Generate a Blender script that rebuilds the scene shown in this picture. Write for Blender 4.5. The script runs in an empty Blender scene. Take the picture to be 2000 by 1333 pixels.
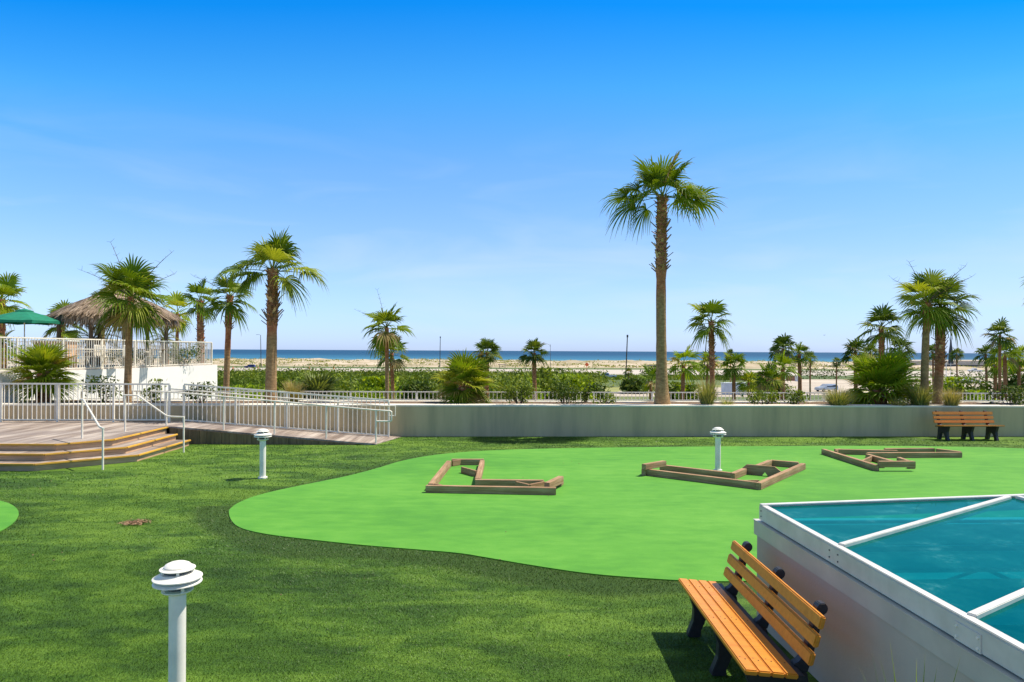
import bpy, bmesh, math, random
import numpy as np
from mathutils import Vector, Matrix
C = bpy.context.scene.collection
scene = bpy.context.scene
R = math.radians

# ------------------------------------------------------------------ camera, sky, sun, exposure
F = 1350.0; CX = 1000.0; HY = 685.5; ROLL = 0.0051; CAMZ = 2.5
cam = bpy.data.cameras.new('camera'); camo = bpy.data.objects.new('camera', cam); C.objects.link(camo)
cam.sensor_fit = 'HORIZONTAL'; cam.sensor_width = 36.0; cam.lens = 36.0 * F / 2000.0
cam.shift_y = (HY - 666.5) / 2000.0
cam.clip_start = 0.1; cam.clip_end = 60000
cs, sn = math.cos(ROLL), math.sin(ROLL)
camo.matrix_world = Matrix(((cs, -sn, 0, 0), (0, 0, -1, 0), (sn, cs, 0, CAMZ), (0, 0, 0, 1)))
scene.camera = camo

SUN = Vector((0.577, 0.2, 1.0)).normalized()
w = bpy.data.worlds.new("World"); scene.world = w; w.use_nodes = True
nt = w.node_tree; bg = nt.nodes['Background']
sky = nt.nodes.new('ShaderNodeTexSky'); sky.sky_type = 'NISHITA'; sky.sun_disc = False
sky.sun_elevation = math.asin(SUN.z); sky.sun_rotation = math.atan2(SUN.x, SUN.y)
sky.altitude = 0; sky.air_density = 1.0; sky.dust_density = 0.3; sky.ozone_density = 2.0
# clear seaside sky: azure band above a pale horizon, faint cirrus wisps
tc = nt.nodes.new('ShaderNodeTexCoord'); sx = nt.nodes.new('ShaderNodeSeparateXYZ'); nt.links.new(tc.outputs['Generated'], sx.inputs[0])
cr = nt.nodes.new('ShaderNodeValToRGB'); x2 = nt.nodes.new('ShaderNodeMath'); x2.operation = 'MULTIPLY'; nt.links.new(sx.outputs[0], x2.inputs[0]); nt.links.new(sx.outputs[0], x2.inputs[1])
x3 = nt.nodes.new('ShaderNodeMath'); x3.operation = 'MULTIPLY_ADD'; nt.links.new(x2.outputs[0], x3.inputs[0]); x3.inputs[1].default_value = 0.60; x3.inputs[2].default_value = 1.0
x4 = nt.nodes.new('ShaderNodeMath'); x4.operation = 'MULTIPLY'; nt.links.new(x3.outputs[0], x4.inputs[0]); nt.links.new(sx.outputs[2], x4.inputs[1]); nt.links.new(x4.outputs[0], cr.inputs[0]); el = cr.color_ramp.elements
SK = [(0.0, (.49, .66, 1.25)), (.07, (.57, .70, 1.0)), (.136, (.62, .73, .92)), (.255, (.48, .765, 1.0)), (.357, (.22, .78, 1.12)), (.45, (.02, .63, 1.18)), (.56, (.10, .62, 1.10)), (.68, (1.25, .95, .68)), (1.0, (1.5, 1.05, .62))]  # last stops: unseen zenith turned warm, added to tint the fill in shade
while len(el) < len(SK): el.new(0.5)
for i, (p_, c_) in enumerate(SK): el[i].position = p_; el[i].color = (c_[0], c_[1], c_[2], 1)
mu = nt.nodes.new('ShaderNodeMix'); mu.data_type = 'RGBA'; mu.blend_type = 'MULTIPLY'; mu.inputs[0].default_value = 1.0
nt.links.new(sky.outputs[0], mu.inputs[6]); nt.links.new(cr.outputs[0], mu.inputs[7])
mp = nt.nodes.new('ShaderNodeMapping'); mp.inputs['Scale'].default_value = (3.0, 3.0, 14.0); mp.inputs['Rotation'].default_value = (0.0, 0.28, 0.0); nt.links.new(tc.outputs['Generated'], mp.inputs[0])
nz = nt.nodes.new('ShaderNodeTexNoise'); nz.inputs['Scale'].default_value = 1.4; nz.inputs['Detail'].default_value = 7; nz.inputs['Distortion'].default_value = 0.6; nt.links.new(mp.outputs[0], nz.inputs['Vector'])
cw = nt.nodes.new('ShaderNodeValToRGB'); nt.links.new(nz.outputs['Fac'], cw.inputs[0]); cw.color_ramp.elements[0].position = 0.48; cw.color_ramp.elements[1].position = 0.76; cw.color_ramp.elements[1].color = (0.42, 0.42, 0.42, 1)
low = nt.nodes.new('ShaderNodeMapRange'); low.inputs[1].default_value = 0.05; low.inputs[2].default_value = 0.32; low.inputs[3].default_value = 1.0; low.inputs[4].default_value = 0.0; nt.links.new(sx.outputs[2], low.inputs[0])
cm = nt.nodes.new('ShaderNodeMath'); cm.operation = 'MULTIPLY'; nt.links.new(cw.outputs[0], cm.inputs[0]); nt.links.new(low.outputs[0], cm.inputs[1])
az = nt.nodes.new('ShaderNodeMapRange'); az.inputs[1].default_value = -0.7; az.inputs[2].default_value = 0.7; az.inputs[3].default_value = 1.06; az.inputs[4].default_value = 0.80; nt.links.new(sx.outputs[0], az.inputs[0])
ma = nt.nodes.new('ShaderNodeMix'); ma.data_type = 'RGBA'; ma.blend_type = 'MULTIPLY'; ma.inputs[0].default_value = 1.0; nt.links.new(mu.outputs[2], ma.inputs[6]); nt.links.new(az.outputs[0], ma.inputs[7])
mw = nt.nodes.new('ShaderNodeMix'); mw.data_type = 'RGBA'; nt.links.new(cm.outputs[0], mw.inputs[0]); nt.links.new(ma.outputs[2], mw.inputs[6]); mw.inputs[7].default_value = (3.6, 4.3, 5.3, 1)
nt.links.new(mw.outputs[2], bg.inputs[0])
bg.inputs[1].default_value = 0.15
sl = bpy.data.lights.new('sun', 'SUN'); sl.energy = 4.6; sl.angle = R(0.5); sl.color = (1.0, 0.94, 0.83)
slo = bpy.data.objects.new('sun', sl); C.objects.link(slo); slo.location = (10, 5, 30)
slo.rotation_mode = 'QUATERNION'; slo.rotation_quaternion = SUN.to_track_quat('Z', 'Y')
scene.view_settings.view_transform = 'Standard'; scene.view_settings.look = 'None'
scene.view_settings.gamma = 1.0; scene.view_settings.exposure = 0.42

def ray(x, y):
    u = (x - CX) / F; v = (HY - y) / F
    return u * cs - v * sn, u * sn + v * cs
def atY(x, y, Y):
    a, b = ray(x, y); return Vector((a * Y, Y, CAMZ + b * Y))
def atZ(x, y, z):
    a, b = ray(x, y); Y = (z - CAMZ) / b; return Vector((a * Y, Y, z))

# ------------------------------------------------------------------ materials
def newmat(name):
    m = bpy.data.materials.new(name); m.use_nodes = True
    return m, m.node_tree, m.node_tree.nodes['Principled BSDF']
def node(nt, t, **kw):
    n = nt.nodes.new(t)
    for k, v in kw.items(): setattr(n, k, v)
    return n
def noise_fac(nt, scale, detail=4, rough=0.55, vec=None, dist=0.0):
    n = node(nt, 'ShaderNodeTexNoise'); n.inputs['Scale'].default_value = scale
    n.inputs['Detail'].default_value = detail; n.inputs['Roughness'].default_value = rough
    n.inputs['Distortion'].default_value = dist
    if vec is not None: nt.links.new(vec, n.inputs['Vector'])
    return n.outputs['Fac']
def objvec(nt, sc=(1, 1, 1), rot=(0, 0, 0), coord='Object'):
    t = node(nt, 'ShaderNodeTexCoord'); m = node(nt, 'ShaderNodeMapping')
    m.inputs['Scale'].default_value = sc; m.inputs['Rotation'].default_value = rot
    nt.links.new(t.outputs[coord], m.inputs['Vector']); return m.outputs[0]
def ramp(nt, fac, stops):
    r = node(nt, 'ShaderNodeValToRGB'); e = r.color_ramp.elements
    while len(e) < len(stops): e.new(0.5)
    for i, (p, c) in enumerate(stops):
        e[i].position = p; e[i].color = (c[0], c[1], c[2], 1)
    nt.links.new(fac, r.inputs[0]); return r.outputs[0]
def mixc(nt, fac, a, b, mode='MIX'):
    m = node(nt, 'ShaderNodeMix', data_type='RGBA', blend_type=mode)
    for s, v in ((m.inputs[0], fac), (m.inputs[6], a), (m.inputs[7], b)):
        if isinstance(v, (int, float)): s.default_value = v
        elif isinstance(v, tuple): s.default_value = (v[0], v[1], v[2], 1)
        else: nt.links.new(v, s)
    return m.outputs[2]
def bump(nt, p, fac, strength, dist=0.02):
    b = node(nt, 'ShaderNodeBump'); b.inputs['Strength'].default_value = strength; b.inputs['Distance'].default_value = dist
    nt.links.new(fac, b.inputs['Height']); nt.links.new(b.outputs[0], p.inputs['Normal'])
def simple(name, c1, c2=None, scale=6.0, rough=0.6, bmp=0.0, bscale=None, sc=(1, 1, 1), metal=0.0, lo=0.35, hi=0.65, coord='Object', bdist=0.01):
    m, nt, p = newmat(name)
    p.inputs['Roughness'].default_value = rough; p.inputs['Metallic'].default_value = metal
    if c2 is None: c2 = tuple(x * 0.85 for x in c1)
    v = objvec(nt, sc, coord=coord)
    f = noise_fac(nt, scale, 5, 0.6, v)
    nt.links.new(ramp(nt, f, [(lo, c2), (hi, c1)]), p.inputs['Base Color'])
    if bmp: bump(nt, p, noise_fac(nt, bscale or scale * 6, 4, 0.6, v), bmp, bdist)
    return m

def leafmat(name, green, yellow, brown, tipstart=0.82, trans=0.35, vary=0.35, dead=0.93):
    """attribute 'tint': R = random per leaf, G = place along the leaf"""
    m, nt, p = newmat(name)
    a = node(nt, 'ShaderNodeAttribute', attribute_name='tint')
    s = node(nt, 'ShaderNodeSeparateColor'); nt.links.new(a.outputs['Color'], s.inputs[0])
    col = ramp(nt, s.outputs[0], [(0.0, tuple(x * (1 - vary) for x in green)), (0.6, green), (0.86, yellow), (dead, yellow), (min(0.999, dead + 0.03), brown)])
    tip = ramp(nt, s.outputs[1], [(tipstart, (0, 0, 0)), (1.0, (1, 1, 1))])
    col = mixc(nt, tip, col, brown)
    nt.links.new(col, p.inputs['Base Color']); p.inputs['Roughness'].default_value = 0.55; p.inputs['Specular IOR Level'].default_value = 0.18
    tr = node(nt, 'ShaderNodeBsdfTranslucent'); nt.links.new(mixc(nt, 1.0, col, (1.5, 1.4, 0.5), 'MULTIPLY'), tr.inputs['Color'])
    mx = node(nt, 'ShaderNodeMixShader'); mx.inputs[0].default_value = trans
    nt.links.new(p.outputs[0], mx.inputs[1]); nt.links.new(tr.outputs[0], mx.inputs[2])
    nt.links.new(mx.outputs[0], nt.nodes['Material Output'].inputs[0])
    return m

M = {}
M['white_metal'] = simple('white_metal', (0.90, 0.83, 0.70), (0.78, 0.71, 0.59), 9, 0.45)
M['lamp_white'] = simple('lamp_white', (0.88, 0.84, 0.76), (0.76, 0.72, 0.64), 5, 0.42, 0.08, 60)
M['lamp_dark'] = simple('lamp_dark', (0.08, 0.09, 0.10), (0.04, 0.05, 0.06), 20, 0.25)
M['black_plastic'] = simple('black_plastic', (0.028, 0.026, 0.032), (0.018, 0.017, 0.02), 30, 0.5, 0.1, 200)
M['mulch'] = simple('mulch', (0.24, 0.15, 0.085), (0.10, 0.065, 0.04), 30, 0.95, 0.8, 40, bdist=0.03)
M['thatch'] = leafmat('thatch', (0.34, 0.245, 0.165), (0.56, 0.43, 0.31), (0.17, 0.11, 0.07), 0.8, 0.1, 0.5)
M['canvas_green'] = simple('canvas_green', (0.0, 0.20, 0.11), (0.0, 0.15, 0.08), 4, 0.8)
M['post_wood'] = simple('post_wood', (0.24, 0.18, 0.12), (0.13, 0.095, 0.065), 8, 0.85, 0.4, 30, sc=(3, 3, 0.5))
M['dark_metal'] = simple('dark_metal', (0.07, 0.07, 0.075), (0.045, 0.045, 0.05), 5, 0.5)
M['pole_wood'] = simple('pole_wood', (0.13, 0.10, 0.075), (0.08, 0.06, 0.045), 3, 0.9)
M['cone_orange'] = simple('cone_orange', (0.75, 0.14, 0.03), (0.6, 0.1, 0.02), 3, 0.5)
M['tyre'] = simple('tyre', (0.02, 0.02, 0.02), None, 5, 0.8)
M['rim'] = simple('rim', (0.5, 0.5, 0.52), None, 5, 0.3, metal=0.8)
M['car_glass'] = simple('car_glass', (0.02, 0.025, 0.03), None, 5, 0.08)
M['blue_paint'] = simple('blue_paint', (0.02, 0.03, 0.16), None, 2, 0.3)
M['silver_paint'] = simple('silver_paint', (0.52, 0.55, 0.6), None, 2, 0.3, metal=0.3)
M['white_paint'] = simple('white_paint', (0.75, 0.75, 0.74), None, 2, 0.3)
M['red_lens'] = simple('red_lens', (0.4, 0.02, 0.02), None, 2, 0.2)
M['box_white'] = simple('box_white', (0.62, 0.66, 0.75), (0.55, 0.58, 0.66), 1.5, 0.6)
M['brick'] = simple('brick', (0.35, 0.16, 0.11), (0.22, 0.11, 0.08), 3, 0.9)
M['soil'] = simple('soil', (0.10, 0.07, 0.05), (0.05, 0.035, 0.025), 20, 0.95, 0.6, 60)
M['debris'] = simple('debris', (0.42, 0.26, 0.15), (0.2, 0.11, 0.06), 40, 0.9)
M['stem'] = simple('stem', (0.16, 0.11, 0.07), (0.09, 0.06, 0.04), 14, 0.85)

M['fan_mid'] = leafmat('fan_mid', (0.170, 0.250, 0.012), (0.36, 0.38, 0.035), (0.38, 0.27, 0.08), 0.84, 0.34)
M['fan'] = leafmat('fan', (0.140, 0.225, 0.012), (0.32, 0.36, 0.035), (0.34, 0.25, 0.10), 0.86, 0.30)
M['fan_bright'] = leafmat('fan_bright', (0.245, 0.345, 0.014), (0.48, 0.47, 0.035), (0.38, 0.27, 0.08), 0.84, 0.34)
M['fan_dark'] = leafmat('fan_dark', (0.088, 0.150, 0.014), (0.20, 0.24, 0.030), (0.27, 0.21, 0.10), 0.86, 0.28)
M['feather'] = leafmat('feather', (0.150, 0.195, 0.055), (0.24, 0.27, 0.07), (0.30, 0.25, 0.14), 0.9, 0.25)
M['shrub'] = leafmat('shrub', (0.145, 0.210, 0.020), (0.30, 0.35, 0.05), (0.20, 0.15, 0.08), 0.95, 0.25, 0.55, 0.97)
M['shrub_light'] = leafmat('shrub_light', (0.215, 0.320, 0.008), (0.36, 0.44, 0.02), (0.20, 0.16, 0.05), 0.97, 0.3, 0.5, 0.98)
M['shrub_dark'] = leafmat('shrub_dark', (0.075, 0.125, 0.014), (0.15, 0.19, 0.03), (0.16, 0.13, 0.07), 0.97, 0.22, 0.5, 0.96)
M['grass_clump'] = leafmat('grass_clump', (0.208, 0.247, 0.058), (0.390, 0.364, 0.130), (0.42, 0.33, 0.17), 0.6, 0.3, 0.4)
M['grass_gold'] = leafmat('grass_gold', (0.299, 0.287, 0.092), (0.460, 0.391, 0.161), (0.45, 0.34, 0.18), 0.5, 0.3, 0.4)
M['marsh'] = leafmat('marsh', (0.105, 0.160, 0.012), (0.165, 0.205, 0.025), (0.17, 0.17, 0.07), 0.9, 0.25, 0.3, 0.96)
M['yucca'] = leafmat('yucca', (0.14, 0.25, 0.03), (0.35, 0.42, 0.08), (0.5, 0.45, 0.2), 0.9, 0.3)

# turf: long-pile artificial grass, nap brushed into lighter and darker drifts
def turf_color(nt, blade=False):
    v = objvec(nt, (1, 1, 1), coord='Object')
    v2 = objvec(nt, (0.55, 1.2, 1), (0, 0, 0.25), coord='Object')
    a = ramp(nt, noise_fac(nt, 1.1, 6, 0.62, v2, 0.8), [(0.42, (0, 0, 0)), (0.58, (1, 1, 1))])
    b = ramp(nt, noise_fac(nt, 3.6, 4, 0.6, v2, 0.7), [(0.36, (0, 0, 0)), (0.64, (1, 1, 1))])
    big = ramp(nt, noise_fac(nt, 0.22, 2, 0.5, v), [(0.38, (0, 0, 0)), (0.62, (1, 1, 1))])
    f = mixc(nt, 0.42, a, b); f = mixc(nt, 0.28, f, big)
    col = ramp(nt, f, [(0.10, (0.030, 0.080, 0.005)), (0.45, (0.064, 0.146, 0.008)), (0.90, (0.140, 0.255, 0.020))])
    at = node(nt, 'ShaderNodeAttribute', attribute_name='rim')
    col = mixc(nt, at.outputs['Fac'], col, (0.036, 0.082, 0.005))
    fine = noise_fac(nt, 60.0 if not blade else 90.0, 3, 0.75, v)
    g = ramp(nt, fine, [(0.36, (0.52, 0.56, 0.45)), (0.50, (1, 1, 1)), (0.66, (1.6, 1.45, 2.2))])
    return mixc(nt, 1.0, col, g, 'MULTIPLY'), fine
m, nt_, p = newmat('turf'); c, fine = turf_color(nt_); nt_.links.new(c, p.inputs['Base Color']); p.inputs['Roughness'].default_value = 0.75
p.inputs['Specular IOR Level'].default_value = 0.25
bump(nt_, p, fine, 0.9, 0.03); M['turf'] = m
m, nt_, p = newmat('turf_blade'); c, fine = turf_color(nt_, True); nt_.links.new(c, p.inputs['Base Color']); p.inputs['Roughness'].default_value = 0.5
p.inputs['Specular IOR Level'].default_value = 0.3; M['turf_blade'] = m

m, nt_, p = newmat('putting_green'); v = objvec(nt_, (0.45, 1.0, 1))
f = mixc(nt_, 0.5, noise_fac(nt_, 0.55, 3, 0.5, v), noise_fac(nt_, 4.5, 4, 0.6, v))
c = ramp(nt_, f, [(0.38, (0.060, 0.245, 0.015)), (0.50, (0.082, 0.290, 0.019)), (0.62, (0.108, 0.325, 0.027))])
g = ramp(nt_, noise_fac(nt_, 120, 2, 0.7, objvec(nt_)), [(0.35, (0.90, 0.92, 0.9)), (0.65, (1.07, 1.05, 1.07))])
nt_.links.new(mixc(nt_, 1.0, c, g, 'MULTIPLY'), p.inputs['Base Color']); p.inputs['Roughness'].default_value = 0.9
bump(nt_, p, noise_fac(nt_, 90, 3, 0.7, objvec(nt_)), 0.35, 0.01)
M['putting_green'] = m

# timbers: weathered, wood grain along local X (object built along X)
def wood(name, c1, c2, c3, grain=(0.8, 14, 14), rough=0.85, bmp=0.4):
    m, nt, p = newmat(name)
    v = objvec(nt, grain)
    f = noise_fac(nt, 1.8, 6, 0.65, v, 0.6)
    col = ramp(nt, f, [(0.3, c3), (0.48, c2), (0.68, c1)])
    col = mixc(nt, ramp(nt, noise_fac(nt, 1.3, 4, 0.6, objvec(nt)), [(0.40, (0, 0, 0)), (0.7, (0.5, 0.5, 0.5))]), col, c3)
    nt.links.new(col, p.inputs['Base Color']); p.inputs['Roughness'].default_value = rough
    bump(nt, p, f, bmp, 0.006); return m
M['timber'] = wood('timber', (0.56, 0.37, 0.225), (0.38, 0.225, 0.115), (0.17, 0.095, 0.045))
M['bench_wood'] = wood('bench_wood', (0.70, 0.28, 0.028), (0.62, 0.235, 0.020), (0.50, 0.18, 0.016), (14, 0.7, 14), 0.42, 0.12)
M['riser_wood'] = wood('riser_wood', (0.74, 0.50, 0.31), (0.60, 0.38, 0.22), (0.32, 0.19, 0.105), (0.7, 0.7, 12))
M['fascia_wood'] = wood('fascia_wood', (0.30, 0.20, 0.10), (0.21, 0.14, 0.07), (0.10, 0.07, 0.035), (5, 5, 0.6))
M['nosing'] = wood('nosing', (0.74, 0.44, 0.06), (0.66, 0.36, 0.035), (0.45, 0.26, 0.07), (1.2, 1.2, 12))

def deckmat(name, ang):
    m, nt, p = newmat(name)
    v = objvec(nt, (1, 1, 1), (0, 0, ang))
    wv = node(nt, 'ShaderNodeTexWave', wave_type='BANDS', bands_direction='X', wave_profile='SAW')
    wv.inputs['Scale'].default_value = 1 / 0.14 / 2 / 3.14159 * 3.14159 * 1.0; nt.links.new(v, wv.inputs['Vector'])
    gap = ramp(nt, wv.outputs['Fac'], [(0.0, (0.3, 0.3, 0.3)), (0.07, (1, 1, 1)), (0.95, (1, 1, 1)), (1.0, (0.4, 0.4, 0.4))])
    br = node(nt, 'ShaderNodeTexNoise'); br.inputs['Scale'].default_value = 1.0; br.inputs['Detail'].default_value = 5
    nt.links.new(objvec(nt, (5, 0.5, 1), (0, 0, ang)), br.inputs['Vector'])
    col = ramp(nt, br.outputs['Fac'], [(0.34, (0.18, 0.13, 0.10)), (0.5, (0.35, 0.28, 0.23)), (0.66, (0.52, 0.44, 0.37))])
    col = mixc(nt, ramp(nt, noise_fac(nt, 0.9, 4, 0.6, objvec(nt, (0.5, 1.6, 1))), [(0.42, (0, 0, 0)), (0.62, (0.45, 0.45, 0.45))]), col, (0.22, 0.18, 0.17))
    col = mixc(nt, 1.0, col, gap, 'MULTIPLY')
    nt.links.new(col, p.inputs['Base Color']); p.inputs['Roughness'].default_value = 0.85
    bump(nt, p, wv.outputs['Fac'], 0.2, 0.01); return m
M['deck'] = deckmat('deck', math.pi / 2)
M['ramp_boards'] = deckmat('ramp_boards', 0.0)

def stucco(name, c1, c2, c3, streak=0.35):
    m, nt, p = newmat(name)
    f = mixc(nt, streak, noise_fac(nt, 0.5, 4, 0.55, objvec(nt)), noise_fac(nt, 0.8, 4, 0.6, objvec(nt, (2.2, 2.2, 0.25))))
    nt.links.new(ramp(nt, f, [(0.33, c3), (0.5, c2), (0.66, c1)]), p.inputs['Base Color'])
    p.inputs['Roughness'].default_value = 0.9
    bump(nt, p, noise_fac(nt, 35, 4, 0.7, objvec(nt)), 0.25, 0.01); return m
M['beige_wall'] = stucco('beige_wall', (0.64, 0.49, 0.29), (0.56, 0.43, 0.25), (0.38, 0.31, 0.19), 0.8)
M['coping'] = stucco('coping', (0.82, 0.76, 0.64), (0.76, 0.70, 0.59), (0.66, 0.60, 0.50))
M['white_wall'] = stucco('white_wall', (0.90, 0.86, 0.80), (0.88, 0.84, 0.78), (0.82, 0.78, 0.73))
M['curb_wall'] = stucco('curb_wall', (0.60, 0.50, 0.41), (0.55, 0.455, 0.37), (0.46, 0.385, 0.315), 0.4)
M['flashing'] = simple('flashing', (0.58, 0.54, 0.47), (0.49, 0.455, 0.40), 2.5, 0.4, 0.1, 8)
M['alu'] = simple('alu', (0.70, 0.67, 0.61), (0.58, 0.555, 0.50), 5, 0.38, 0.05, 30)
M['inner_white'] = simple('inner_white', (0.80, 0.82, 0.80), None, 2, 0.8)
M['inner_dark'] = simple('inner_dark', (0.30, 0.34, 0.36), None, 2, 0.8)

m, nt_, p = newmat('tinted_glass')
nt_.nodes.remove(p)
tr = node(nt_, 'ShaderNodeBsdfTransparent'); tr.inputs[0].default_value = (0.02, 0.50, 0.55, 1)
gl = node(nt_, 'ShaderNodeBsdfGlossy'); gl.inputs['Roughness'].default_value = 0.03; gl.inputs['Color'].default_value = (0.26, 0.78, 0.62, 1)
df = node(nt_, 'ShaderNodeBsdfDiffuse')
v = objvec(nt_, (1, 1, 1))
dust = ramp(nt_, noise_fac(nt_, 3.0, 7, 0.75, v), [(0.44, (0.0, 0.135, 0.155)), (0.58, (0.006, 0.18, 0.195)), (0.74, (0.10, 0.40, 0.40))])
nt_.links.new(dust, df.inputs[0])
fr = node(nt_, 'ShaderNodeFresnel'); fr.inputs['IOR'].default_value = 1.30
m1 = node(nt_, 'ShaderNodeMixShader'); m1.inputs[0].default_value = 0.45
nt_.links.new(tr.outputs[0], m1.inputs[1]); nt_.links.new(df.outputs[0], m1.inputs[2])
m2 = node(nt_, 'ShaderNodeMixShader'); nt_.links.new(fr.outputs[0], m2.inputs[0])
nt_.links.new(m1.outputs[0], m2.inputs[1]); nt_.links.new(gl.outputs[0], m2.inputs[2])
nt_.links.new(m2.outputs[0], nt_.nodes['Material Output'].inputs[0]); M['glass'] = m

# palm trunk: attribute tint.G = height 0..1, R = boot zone
m, nt_, p = newmat('palm_trunk')
a = node(nt_, 'ShaderNodeAttribute', attribute_name='tint'); s = node(nt_, 'ShaderNodeSeparateColor'); nt_.links.new(a.outputs['Color'], s.inputs[0])
v = objvec(nt_, (5, 5, 9)); f = noise_fac(nt_, 1.6, 5, 0.7, v)
grey = ramp(nt_, f, [(0.3, (0.17, 0.10, 0.045)), (0.5, (0.32, 0.19, 0.08)), (0.7, (0.47, 0.30, 0.14))])
red = ramp(nt_, f, [(0.3, (0.18, 0.06, 0.025)), (0.5, (0.38, 0.14, 0.055)), (0.7, (0.52, 0.27, 0.13))])
col = mixc(nt_, s.outputs[0], grey, red)
nt_.links.new(col, p.inputs['Base Color']); p.inputs['Roughness'].default_value = 0.9
bump(nt_, p, noise_fac(nt_, 3.0, 5, 0.7, objvec(nt_, (3, 3, 12))), 0.6, 0.03); M['palm_trunk'] = m
M['boots'] = leafmat('boots', (0.36, 0.21, 0.10), (0.60, 0.44, 0.24), (0.12, 0.06, 0.035), 0.75, 0.0, 0.55, 0.9)

# distant setting
def ground_mat():
    m, nt, p = newmat('ground_mat'); v = objvec(nt, (0.25, 1, 1))
    grass = ramp(nt, noise_fac(nt, 0.06, 6, 0.65, v), [(0.35, (0.060, 0.095, 0.020)), (0.5, (0.095, 0.135, 0.030)), (0.68, (0.17, 0.18, 0.06))])
    nt.links.new(grass, p.inputs['Base Color']); p.inputs['Roughness'].default_value = 0.95
    return m
M['ground'] = ground_mat()
def dune_mat():
    m, nt, p = newmat('dune_sand'); v = objvec(nt, (0.30, 1, 1))
    f = noise_fac(nt, 0.07, 8, 0.72, v)
    c = ramp(nt, f, [(0.38, (0.22, 0.19, 0.09)), (0.47, (0.40, 0.32, 0.20)), (0.56, (0.52, 0.42, 0.30)), (0.72, (0.66, 0.56, 0.44))])
    nt.links.new(c, p.inputs['Base Color']); p.inputs['Roughness'].default_value = 0.95; return m
M['dune'] = dune_mat()
M['beach'] = simple('beach', (0.72, 0.66, 0.56), (0.62, 0.55, 0.45), 0.03, 0.95, sc=(0.3, 1, 1))
M['road'] = simple('road', (0.52, 0.45, 0.38), (0.44, 0.385, 0.32), 0.05, 0.9, sc=(0.2, 1, 1))
M['asphalt'] = simple('asphalt', (0.12, 0.11, 0.10), (0.075, 0.07, 0.065), 0.1, 0.9, sc=(0.2, 1, 1))
M['lot'] = simple('lot', (0.52, 0.44, 0.35), (0.38, 0.32, 0.25), 0.12, 0.95, sc=(0.35, 1, 1), lo=0.38, hi=0.58)
M['dry_grass'] = simple('dry_grass', (0.34, 0.32, 0.10), (0.17, 0.20, 0.05), 0.15, 0.95, sc=(0.3, 1, 1))
m, nt_, p = newmat('sea')
v = objvec(nt_, (0.0012, 0.010, 1)); f = noise_fac(nt_, 1.0, 6, 0.6, v)
g = node(nt_, 'ShaderNodeSeparateXYZ'); t = node(nt_, 'ShaderNodeTexCoord'); nt_.links.new(t.outputs['Object'], g.inputs[0])
mr = node(nt_, 'ShaderNodeMapRange'); mr.inputs[1].default_value = 690; mr.inputs[2].default_value = 2300; nt_.links.new(g.outputs[1], mr.inputs[0])
near = ramp(nt_, mr.outputs[0], [(0.0, (0.09, 0.24, 0.30)), (0.12, (0.035, 0.15, 0.25)), (0.5, (0.016, 0.085, 0.17)), (1.0, (0.012, 0.065, 0.14))])
col = mixc(nt_, 1.0, near, ramp(nt_, f, [(0.35, (0.75, 0.78, 0.8)), (0.6, (1.15, 1.12, 1.1))]), 'MULTIPLY')
sf = ramp(nt_, noise_fac(nt_, 1.0, 4, 0.5, objvec(nt_, (0.0015, 0.03, 1))), [(0.66, (0, 0, 0)), (0.72, (0.5, 0.5, 0.5))])
nb = ramp(nt_, mr.outputs[0], [(0.0, (1, 1, 1)), (0.16, (0.7, 0.7, 0.7)), (0.24, (0, 0, 0))])
col = mixc(nt_, mixc(nt_, 1.0, sf, nb, 'MULTIPLY'), col, (0.45, 0.6, 0.66))
nt_.links.new(col, p.inputs['Base Color']); p.inputs['Roughness'].default_value = 0.6; p.inputs['Specular IOR Level'].default_value = 0.15
M['sea'] = m

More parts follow.
